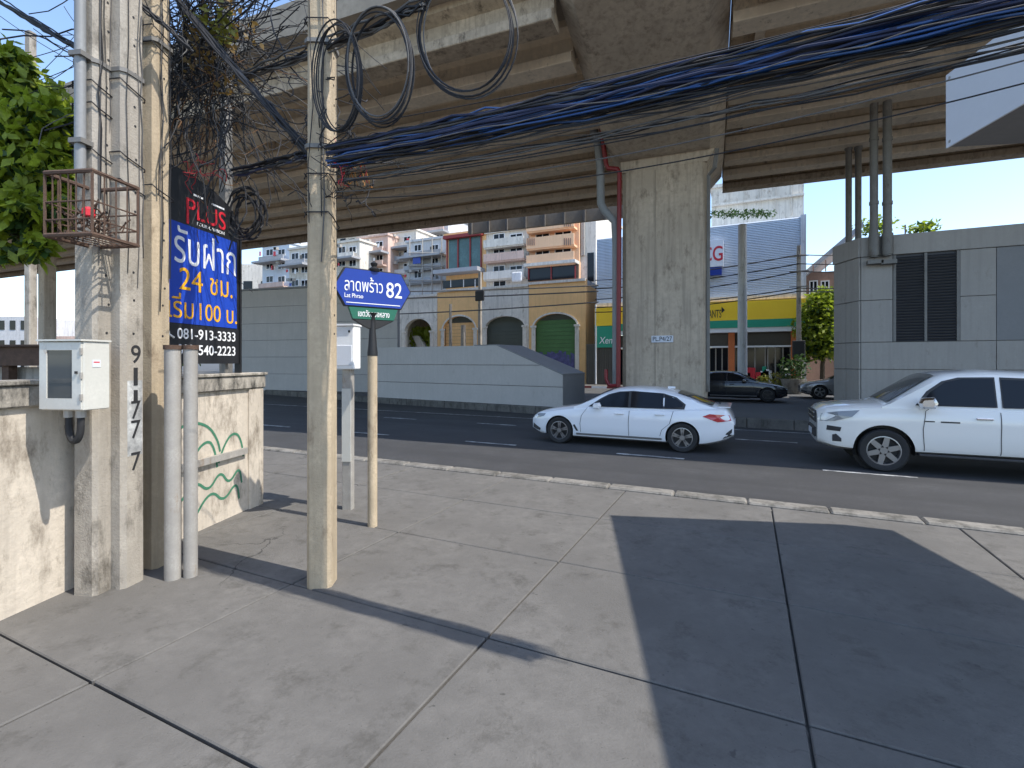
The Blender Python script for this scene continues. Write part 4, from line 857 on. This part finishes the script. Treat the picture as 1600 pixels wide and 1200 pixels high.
# blocks behind
def block(name, label, px0, px1, py0, py1, Y, m, depth=8, group='apartment blocks behind the arcade'):
    t = thing(name, label, 'building', (XY(px0, Y), Y, .3), group); pm_ = (px0 + px1) / 2
    MB().box(XY(px0, Y), XY(px1, Y), Y, Y + depth, .3, ZY(pm_, py0, Y)).build('wall', m, t)
    MB().box(XY(px0, Y) - .15, XY(px1, Y) + .15, Y - .2, Y + depth + .1, ZY(pm_, py0, Y) + .001, ZY(pm_, py0, Y) + .25).build('roof_edge', m, t); return t
def balcony(t, px0, px1, py0, py1, Y, m, out=.9, bars=0):
    o = fbox(px0, px1, py0, py1, Y, -out, -out + .12).build('balcony', m, t); pm_ = (px0 + px1) / 2
    MB().box(XY(px0, Y), XY(px1, Y), Y - out + .121, Y - .002, ZY(pm_, py1, Y) - .12, ZY(pm_, py1, Y) + .05).build('slab', m, o)
    for k in range(bars):
        x = XY(px0, Y) + (k + .5) * (XY(px1, Y) - XY(px0, Y)) / bars; MB().box(x - .04, x + .04, Y - out - .03, Y - out - .002, ZY(pm_, py1, Y) + .1, ZY(pm_, py0, Y) - .1).build('baluster', 'brown_wall', o)
YB = 43.0
t = block('apartment_block', 'peach apartment block with stacked balconies above the green shutter', 827, 905, 322, 440, YB, 'peach_wall')
for py in (345, 372, 399): balcony(t, 829, 902, py, py + 17, YB, 'peach_wall', 1.0, 0); window(t, 838, 858, py - 10, py - 1, YB); window(t, 868, 892, py - 10, py - 1, YB)
for py in (376, 347):
    for q in range(4):
        for px in (831 + q * 3.2, 887 + q * 3.2): fbox(px, px + 1.4, py, py + 11, YB, -1.06, -1.005).build('baluster', 'brown_wall', t)
fbox(828, 903, 417, 438, YB, -.5, -.01).build('dark_opening', 'glass_dark', t); fbox(826, 905, 412, 416.5, YB, -1.2, -.0).build('ledge', 'white_wall', t)
for px in (829, 864, 901): fbox(px, px + 1.6, 417, 438, YB, -.62, -.51).build('post', 'red_frame', t)
t = block('apartment_block', 'bright white gable block right of the peach balconies', 906, 931, 318, 440, YB + .5, 'white_wall', 10); 
fbox(909, 914, 345, 400, YB + .5, -.3, -.01).build('downpipe', 'galv', t); fbox(918, 928, 395, 440, YB + .5, -.05, -.01).build('window', 'glass_dark', t)
t = block('apartment_block', 'white building with curved balconies left of the peach block', 760, 826, 362, 450, YB, 'white_wall')
for py, m in ((375, 'white_wall'), (397, 'pink_wall'), (425, 'white_wall')): balcony(t, 762, 824, py, py + 12, YB, m); window(t, 772, 788, py - 9, py - 1, YB); window(t, 798, 816, py - 9, py - 1, YB)
window(t, 772, 790, 436, 448, YB); fbox(808, 824, 428, 443, YB, -1.3, -1.05).build('water_tank', 'pale_wall', t, bevel=.1)
t = block('apartment_block', 'building with teal netted frontage and red frame', 697, 759.5, 366, 455, YB, 'orange_wall')
fbox(702, 752, 372, 420, YB, -.08, -.01).build('netting', 'teal_glass', t)
for px in (699, 716, 735, 752): fbox(px, px + 1.6, 370, 421, YB, -.2, -.09).build('post', 'red_frame', t)
fbox(697, 756, 367, 372, YB, -.6, -.01).build('beam', 'red_frame', t); fbox(690, 758, 423, 429, YB, -1.6, -.01).build('awning', 'roof_tin', t); fbox(693, 748, 437, 449, YB, -.12, -.01).build('dark_opening', 'glass_dark', t)
for px in (705, 725, 743): fbox(px, px + 1, 437, 449, YB, -.16, -.125).build('mullion', 'white', t)
random.seed(11)
specs = [(636, 697, 385, 460, 45, 'pale_wall', 'grey white house under scaffolding poles'), (602, 650, 372, 470, 49, 'white_wall', 'white terrace house with small upper windows'), (560, 606, 380, 470, 47, 'pink_wall', 'pinkish terrace house behind the street sign'), (524, 562, 388, 470, 44, 'white_wall', 'cream house just right of the lone pole'), (410, 452, 392, 470, 46, 'blue_clad', 'pale blue gable wall left of the lone pole'), (452, 486, 398, 470, 43, 'white_wall', 'small white house touching the lone pole'), (655, 700, 348, 470, 56, 'pale_wall', 'distant pale block under the viaduct edge'), (744, 800, 340, 450, 54, 'white_wall', 'distant white block behind the balconies')]
for a_, b_, p0, p1, Y, m, lab in specs:
    p0 -= 9
    t = block('terrace_house', lab, a_, b_, p0, p1, Y, m, 7, 'terrace houses far across the road')
    w_ = b_ - a_
    for r_ in range(3):
        py = p0 + 8 + r_ * 21
        if r_ != 1 or w_ > 44: balcony(t, a_ + 2, b_ - 2, py + 10, py + 17, Y, random.choice(['white_wall', 'pink_wall', 'pale_wall', 'roof_tin']), .8)
        for q in range(2): c_ = a_ + w_ * (.28 + .44 * q); window(t, c_ - 5, c_ + 5, py - 1, py + 8, Y - .001, bars=1)
    fbox(a_ - 2, b_ + 2, p0 + 26, p0 + 29, Y, -1.5, -.01).build('awning', 'roof_tin', t)
    for q in range(3): px_ = random.uniform(a_ + 4, b_ - 8); py_ = p0 + random.choice((6, 27, 48)); fbox(px_, px_ + 4, py_, py_ + 4, Y, -1.2, -.82).build('air_conditioner', 'galv', t)
    for q in range(4): px_ = random.uniform(a_ + 3, b_ - 7); py_ = p0 + random.choice((12, 34, 55)); fbox(px_, px_ + random.uniform(2, 4), py_, py_ + random.uniform(4, 7), Y, -.92, -.88).build('laundry', random.choice(['white', 'letter_red', 'sign_blue', 'pink_wall', 'shutter_brown']), t)
for a_, b_, p0, Y, m, lab in ((500, 575, 352, 66, 'white_wall', 'tall weathered block far behind the street sign'), (575, 640, 338, 70, 'pink_wall', 'tall pinkish block far behind the terrace houses'), (640, 745, 330, 64, 'pale_wall', 'broad grey block far behind the scaffold'), (795, 832, 325, 62, 'white_wall', 'narrow pale block behind the curved balconies'), (425, 470, 366, 72, 'pale_wall', 'far grey block left of the lone pole')):
    t = block('apartment_block', lab, a_, b_, p0, 470, Y, m, 8, 'tall blocks far behind')
    for r_ in range(5):
        fbox(a_, b_, p0 + 14 + r_ * 17, p0 + 17 + r_ * 17, Y, -.9, -.01).build('balcony_slab', 'white_wall', t)
        for q in range(int((b_ - a_) / 14)): px_ = a_ + 4 + q * 14; fbox(px_, px_ + 8, p0 + 4 + r_ * 17, p0 + 12 + r_ * 17, Y, -.08, -.01).build('window', random.choice(['glass_dark', 'shutter_brown', 'glass_clear']), t)
sf = thing('scaffold', 'thin pale scaffold poles and planks in front of the grey white house', 'scaffold', (XY(665, 44), 44, .3))
for px in (640, 660, 675, 690): MB().tube([WY(px, 475, 44), WY(px, 372, 44)], .07, 6).build('pole', 'galv', sf)
for py in (395, 415, 438): MB().tube([WY(638, py, 43.9), WY(694, py, 43.9)], .06, 6).build('plank', 'galv', sf)
fbox(645, 657, 398, 412, 43.7, 0, .05).build('tarpaulin', 'sign_blue', sf)
# ---- blue clad building with the yellow shop
bl_ = thing('blue_clad_building', 'blue grey corrugated building with yellow shop fascia behind the pier', 'building', (XY(932, YF), YF, .42))
bx0, bx1 = XY(932, YF), XY(1258, YF); zt = ZY(1250, 338, YF); zlow = ZY(1180, 462, YF)
MB().box(bx0, bx1, YF + .1, YF + 14, 4.7, zt - .05).build('wall', 'blue_clad', bl_)
nrib = 44
rib = MB().prism([(0, 0), (0, (zt - zlow) / nrib * .9), (-.05, (zt - zlow) / nrib * .2)], 'x', 0, bx1 - bx0).mesh('cladding_strip', 'blue_clad')
for k in range(nrib): piece('cladding_strip', rib, bl_, (bx0, YF + .098, zlow + k * (zt - zlow) / nrib))
MB().box(bx1 - .25, bx1 + .06, YF - .02, YF + 14, .42, zt + .1).build('corner_trim', 'pale_wall', bl_)
MB().box(bx0, bx1 - .26, YF - .25, YF + .04, zlow - .3, zlow - .002).build('ledge', 'white_wall', bl_)
z1, z2, z3 = ZY(1180, 471, YF), ZY(1180, 500, YF), ZY(1180, 512, YF)
fs_ = MB().box(bx0, bx1, YF - .5, YF + .09, z2, z1).build('yellow_fascia', 'yellow_sign', bl_); MB().box(bx0, bx1, YF - .5, YF + .09, z3, z2 - .003).build('green_band', 'green_sign', bl_); MB().box(bx0, bx1, YF - .45, YF + .09, z3 - .3, z3 - .003).build('white_band', 'white', bl_)
text('ANTS', 'lettering', 'letter_black', bl_, (XY(1107, YF - .5), YF - .505, z2 + .2), (1, 0, 0), XY(1127, YF - .5) - XY(1107, YF - .5), .55, .01)
MB().prism([(XY(1128, YF), z2 + .5), (XY(1133, YF), z2 + .7), (XY(1128, YF), z2 + .95)], 'y', YF - .52, YF - .501).build('arrow_mark', 'letter_black', bl_)
MB().box(bx0, bx1 - .3, YF + .4, YF + .5, z3 - 1.2, z3 - .31).build('transom', 'shutter_brown', bl_)
MB().box(bx0, bx1 - .3, YF - .1, YF + .39, z3 - 1.32, z3 - 1.21).build('lintel', 'white', bl_)
MB().box(bx0, bx1 - .3, YF + 3.5, YF + 3.6, .42, z3 - 1.33).build('back_wall', 'brown_wall', bl_)
for px0, px1 in ((932, 1100), (1108, 1138), (1148, 1196), (1200, 1236)):
    x0, x1 = XY(px0, YF), XY(px1, YF); p = MB().box(x0, x1, YF + .42, YF + .45, .6, z3 - 1.33).build('shop_window', 'glass_dark', bl_)
    for k in range(4): xx = x0 + (x1 - x0) * k / 3; MB().box(xx - .04, xx + .04, YF + .36, YF + .419, .5, z3 - 1.33).build('mullion', 'galv', p)
for px in (1138, 1236): fbox(px, px + 10, 515, 597, YF, -.15, .3).build('orange_post', 'orange_post', bl_)
for k in range(16):
    px = random.uniform(1150, 1232); h = random.uniform(.5, 1.4); x = XY(px, YF); MB().box(x, x + random.uniform(.2, .5), YF + .1, YF + .3, .43, .43 + h).build('display_item', random.choice(['white', 'green_sign', 'letter_red', 'pale_wall', 'shutter_brown']), bl_, bevel=.02)
bs = thing('wall_sign', 'white sign with red letters on the blue cladding beside the pier', 'sign', (XY(1098, YF), YF, ZY(1110, 430, YF)))
fbox(1080, 1131, 379, 419, YF, -.35, -.05).build('panel', 'white', bs); fbox(1080, 1128, 420, 432, YF, -.35, -.05).build('blue_strip', 'sign_blue', bs)
text('CG', 'lettering', 'letter_red', bs, (XY(1097, YF - .35), YF - .355, ZY(1110, 410, YF)), (1, 0, 0), XY(1129, YF) - XY(1097, YF), ZY(1110, 387, YF) - ZY(1110, 410, YF), .01, .01)
gsn = thing('green_sign', 'green sign with white script below the yellow board left of the pier', 'sign', (XY(932, YF - 2), YF - 2, 2))
fbox(933, 962, 510, 543, YF - 1, -.1, .0).build('panel', 'green_sign', gsn); fbox(932, 962, 481, 509, YF - 1, -.1, .0).build('yellow_panel', 'yellow_sign', gsn)
fbox(930, 932, 476, 600, YF - 1, -.05, .05).build('post', 'white', gsn)
text('Xene', 'lettering', 'white', gsn, (XY(936, YF - 1.1), YF - 1.105, ZY(945, 537, YF - 1.1)), (1, 0, 0), 1.3, .5, .01, .004, shear=.2)
sh2 = thing('corrugated_hoarding', 'brown ribbed metal hoarding beneath the green sign', 'hoarding', (XY(916, YF - .6), YF - .6, .42))
x0, x1 = XY(916, YF - .6), XY(964, YF - .6)
MB().box(x0, x1, YF - .55, YF - .5, .42, 3.5).build('backing', 'shutter_brown', sh2)
for k in range(18): xx = x0 + (x1 - x0) * (k + .5) / 18; MB().box(xx - .035, xx + .035, YF - .6, YF - .551, .42, 3.5).build('rib', 'shutter_brown', sh2)
rt = block('rooftop_block', 'weathered concrete block above the blue cladding with rooftop plants', 1112, 1256, 285, 340, YF + 6, 'white_wall', 8, 'apartment blocks behind the arcade')
for k in range(6): fbox(1116 + k * 24, 1117 + k * 24, 288, 336, YF + 6, -.12, -.01).build('pilaster', 'white_wall', rt)
fbox(1112, 1256, 312, 315, YF + 6, -.3, -.01).build('ledge', 'white_wall', rt)
def leafball(mb, c, rx, ry, rz, n, s0, s1, shell=.35, hang=0):
    for _ in range(n):
        d = Vector((random.gauss(0, 1), random.gauss(0, 1), random.gauss(0, 1))).normalized() * (random.random() ** shell)
        p = Vector(c) + Vector((d.x * rx, d.y * ry, d.z * rz)); s_ = random.uniform(s0, s1)
        u = Vector((random.gauss(0, 1), random.gauss(0, 1), random.gauss(0, .7) - hang)).normalized() * s_; v_ = u.orthogonal().normalized(); v_ = (Matrix.Rotation(random.uniform(0, 6.28), 3, u) @ v_) * s_ * .26
        mb.add([p, p + u * .45 + v_, p + u, p + u * .45 - v_], [(0, 1, 2, 3)])
g = MB()
for k in range(14): leafball(g, WY(1112 + k * 7.0, 336 - random.uniform(0, 3), YF + 2), .4, .4, .28, 45, .12, .28)
setp(g.build('rooftop_shrubs', 'leaf_dark', org=WY(1160, 338, YF + 2)), 'row of dark shrubs along the top of the blue cladding', 'shrubs', kind='stuff')
# brown house with sloping roof on the right
bh = thing('brown_house', 'old brown house with sloping grey roof behind the right hand tree', 'house', (XY(1262, 40), 40, .3))
MB().box(XY(1260, 40), XY(1400, 40), 40, 50, .3, ZY(1280, 425, 40)).build('wall', 'brown_wall', bh)
za, zb_ = ZY(1262, 424, 39), ZY(1330, 352, 39)
MB().prism([(XY(1258, 39), za), (XY(1345, 39), zb_), (XY(1345, 39), zb_ - .35), (XY(1258, 39), za - .35)], 'y', 38.2, 50).build('roof', 'roof_tin', bh)
for k in range(8): xx = XY(1270, 38.1) + k * .7; MB().box(xx, xx + .06, 38.1, 38.18, ZY(1280, 424, 38), ZY(1262 + k * 9, 415 - k * 8, 38)).build('batten', 'brown_wall', bh)
for px in (1266, 1284): window(bh, px, px + 10, 440, 470, 40)

# ================================================================== STREET FURNITURE ACROSS THE ROAD
lp = thing('lamp_post', 'tall galvanised lamp post in front of the yellow shop', 'lamp post', WY(1160, 600, 28))
MB().tube([(WY(1160, 0, 28).x, 28, .3), (WY(1160, 0, 28).x, 28, 9.2)], [.24, .2], 16).build('shaft', 'pale_wall', lp, True); MB().box(WY(1160, 0, 28).x - .35, WY(1160, 0, 28).x + .35, 27.65, 28.35, .29, .36).build('base_plate', 'galv_dark', lp)
def far_pole(px, Y, py, label, half=.14):
    x = XY(px, Y); t = thing('utility_pole', label, 'pole', (x, Y, .3), 'concrete utility poles'); z = ZY(px, py, Y)
    ptap(MB(), x, Y, half, half * .7, .3, z).build('shaft', 'pole_grey', t); return t, x, z
t, ux, uz = far_pole(1248, 33.5, 384, 'far utility pole carrying wires beside the yellow shop')
for dz in (.6, 1.5, 2.4): MB().box(ux - .5, ux + .5, 33.3, 33.36, uz - dz - .06, uz - dz).build('crossarm', 'galv_dark', t)
MB().box(ux - .35, ux + .3, 33.1, 33.4, uz - 6.6, uz - 5.6).build('junction_box', 'black', t, bevel=.03)
for k, (ya, yb) in enumerate(((428, 398), (441, 412), (458, 424), (470, 450), (478, 455))):
    setp(MB().tube(sag(WY(930, ya + 10, 33.4), WY(1248, yb, 33.4), .25), .035, 5).build('overhead_wire', 'cable', smooth=True), 'overhead wire over the yellow shop, %s from the top' % ('first', 'second', 'third', 'fourth', 'fifth')[k], 'cable', 'wires over the far pavement')
    setp(MB().tube(sag(WY(1248, yb, 33.4), WY(1420, yb - 4, 33.4), .1), .03, 5).build('overhead_wire', 'cable_grey', smooth=True), 'wire leaving the far pole to the right, %s from the top' % ('first', 'second', 'third', 'fourth', 'fifth')[k], 'cable', 'wires over the far pavement')
t, ux2, uz2 = far_pole(750, 33.8, 425, 'far utility pole in front of the orange arcade', .15)
MB().box(ux2 - .3, ux2 + .5, 33.5, 33.65, uz2 - 2.3, uz2 - 1.5).build('junction_box', 'black', t, bevel=.05)
far_pole(704, 33.6, 475, 'short far post with a lamp before the orange arcade', .12); far_pole(724, 33.6, 508, 'short stubby post before the orange arcade', .2)
for k, (ya, yb) in enumerate(((480, 472), (452, 455), (441, 446))):
    setp(MB().tube(sag(WY(480, ya + 14, 33.6), WY(935, yb, 33.6), .2), .05, 5).build('overhead_wire', 'cable_grey', smooth=True), 'wire strung along the arcade fronts, %s of three' % ('lowest', 'middle', 'highest')[k], 'cable', 'wires along the arcade')
pt = thing('planter', 'round concrete planter with leafy shrub beside the far pole', 'planter', (XY(1240, 32.6), 32.6, .3))
MB().tube([(XY(1240, 32.6), 32.6, .3), (XY(1240, 32.6), 32.6, .9), (XY(1240, 32.6), 32.6, 1.15)], [.4, .62, .66], 16).build('pot', 'kerb', pt, True)
g = MB(); leafball(g, (XY(1240, 32.6), 32.6, 1.8), .8, .7, .8, 420, .14, .32); g.build('shrub', 'leaf_dark', pt)
g = MB(); leafball(g, (XY(1215, 33.2), 33.2, 1.0), 1.2, .5, .5, 380, .12, .26); setp(g.build('shrub', 'leaf_yellow', org=(XY(1215, 33.2), 33.2, .3)), 'low yellow green shrub behind the black sedan', 'shrub')

# ================================================================== TREES
def tree(label, base, pts, blobs, lm, s0, s1, hang=.2, group=None, lm2=None):
    t = thing('tree', label, 'tree', base, group)
    tr = MB(); tr.tube([base, *pts], [.16 * (1 - .75 * k / len(pts)) for k in range(len(pts) + 1)], 9)
    for c, *_ in blobs: tr.tube([pts[-2] if len(pts) > 1 else pts[-1], (Vector(pts[-1]) + Vector(c)) / 2 + Vector((0, 0, -.1)), c], [.05, .03, .012], 6)
    tr.build('trunk', 'trunk', t, True); g1, g2 = MB(), MB()
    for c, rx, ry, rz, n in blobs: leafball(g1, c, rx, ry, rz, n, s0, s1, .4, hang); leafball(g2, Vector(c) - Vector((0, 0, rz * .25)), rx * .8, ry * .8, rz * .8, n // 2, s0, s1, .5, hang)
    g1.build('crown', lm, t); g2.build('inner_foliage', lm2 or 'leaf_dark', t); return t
random.seed(5)
bs_ = CF(-7.6, 5.9, 0)
def L(px, py, dep): return Wp(px, py, dep)
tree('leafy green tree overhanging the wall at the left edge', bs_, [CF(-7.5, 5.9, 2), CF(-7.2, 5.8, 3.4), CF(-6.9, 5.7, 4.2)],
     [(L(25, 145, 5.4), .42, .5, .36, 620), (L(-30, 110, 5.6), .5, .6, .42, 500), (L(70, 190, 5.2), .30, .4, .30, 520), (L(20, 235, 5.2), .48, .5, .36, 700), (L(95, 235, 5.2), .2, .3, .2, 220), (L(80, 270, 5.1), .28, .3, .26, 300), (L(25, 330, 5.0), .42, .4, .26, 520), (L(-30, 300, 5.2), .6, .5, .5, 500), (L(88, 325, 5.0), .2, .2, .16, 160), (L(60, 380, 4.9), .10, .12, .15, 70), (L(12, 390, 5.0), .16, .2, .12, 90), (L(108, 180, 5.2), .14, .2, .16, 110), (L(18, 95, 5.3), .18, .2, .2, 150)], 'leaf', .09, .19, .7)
tb = Vector((XY(1285, 35), 35, .42))
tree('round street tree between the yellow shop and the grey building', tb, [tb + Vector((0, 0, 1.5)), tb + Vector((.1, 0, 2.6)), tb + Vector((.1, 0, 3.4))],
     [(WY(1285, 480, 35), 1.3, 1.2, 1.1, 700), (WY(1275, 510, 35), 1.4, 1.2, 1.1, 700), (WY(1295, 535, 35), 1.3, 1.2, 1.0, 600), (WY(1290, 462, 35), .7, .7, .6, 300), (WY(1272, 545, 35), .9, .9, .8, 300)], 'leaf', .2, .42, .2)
tb = Vector((XY(1440, 60), 60, .3))
tree('distant tree top peeking over the grey building roof', tb, [tb + Vector((0, 0, 6)), tb + Vector((0, 0, 12))], [(WY(1440, 356, 60), 1.5, 2, .5, 160), (WY(1365, 353, 60), 2.0, 2, 1.0, 220)], 'leaf', .3, .6, .1)
g = MB()
for k in range(14):
    p = Wp(random.gauss(338, 26), random.gauss(80, 50), 5.2); leafball(g, p, .14, .12, .16, 14, .05, .11)
setp(g.build('dry_leaves', 'leaf_dry', org=Wp(338, 80, 5.2)), 'dry yellow brown leaves caught in the wire tangle', 'leaves', kind='stuff')
g = MB()
for k in range(6): leafball(g, Wp(random.gauss(345, 18), random.gauss(60, 30), 5.1), .12, .1, .12, 16, .05, .12)
setp(g.build('vine_leaves', 'leaf_yellow', org=Wp(345, 60, 5.1)), 'yellow green vine leaves at the top of the wire tangle', 'leaves', kind='stuff')
# far greenery and skyline to the left, as seen past the poles
random.seed(21)
g = MB()
for k in range(50): 
    px = random.uniform(-150, 640); leafball(g, Wp(px, 556 - random.uniform(0, 14), 85), 3.2, 3, 2.4, 46, .6, 1.2)
setp(g.build('far_trees', 'leaf_dark', org=Wp(240, 560, 85)), 'low far line of trees along the horizon at left', 'trees', kind='stuff')
for k, (px, w_, h, lab) in enumerate(((20, 5, 9, 'far pale block left of the slender pole'), (105, 7, 6, 'far low block right of the far column'), (415, 8, 17, 'far white block beyond the tall wall'))):
    o = Wp(px, 565, 75); t = thing('far_building', lab, 'building', (o.x, o.y, 0)); fm = frame((o.x, o.y, 0), RV)
    MB(fm).box(-w_ / 2, w_ / 2, 0, 8, 0, h).build('wall', ('pale_wall', 'pink_wall', 'white_wall')[k], t)
    for r_ in range(int(h / 3)):
        for c_ in range(3): MB(fm).box(-w_ / 2 + w_ * (c_ + .25) / 3, -w_ / 2 + w_ * (c_ + .75) / 3, -.06, -.002, 1 + r_ * 3, 2.4 + r_ * 3).build('window', 'glass_dark', t)
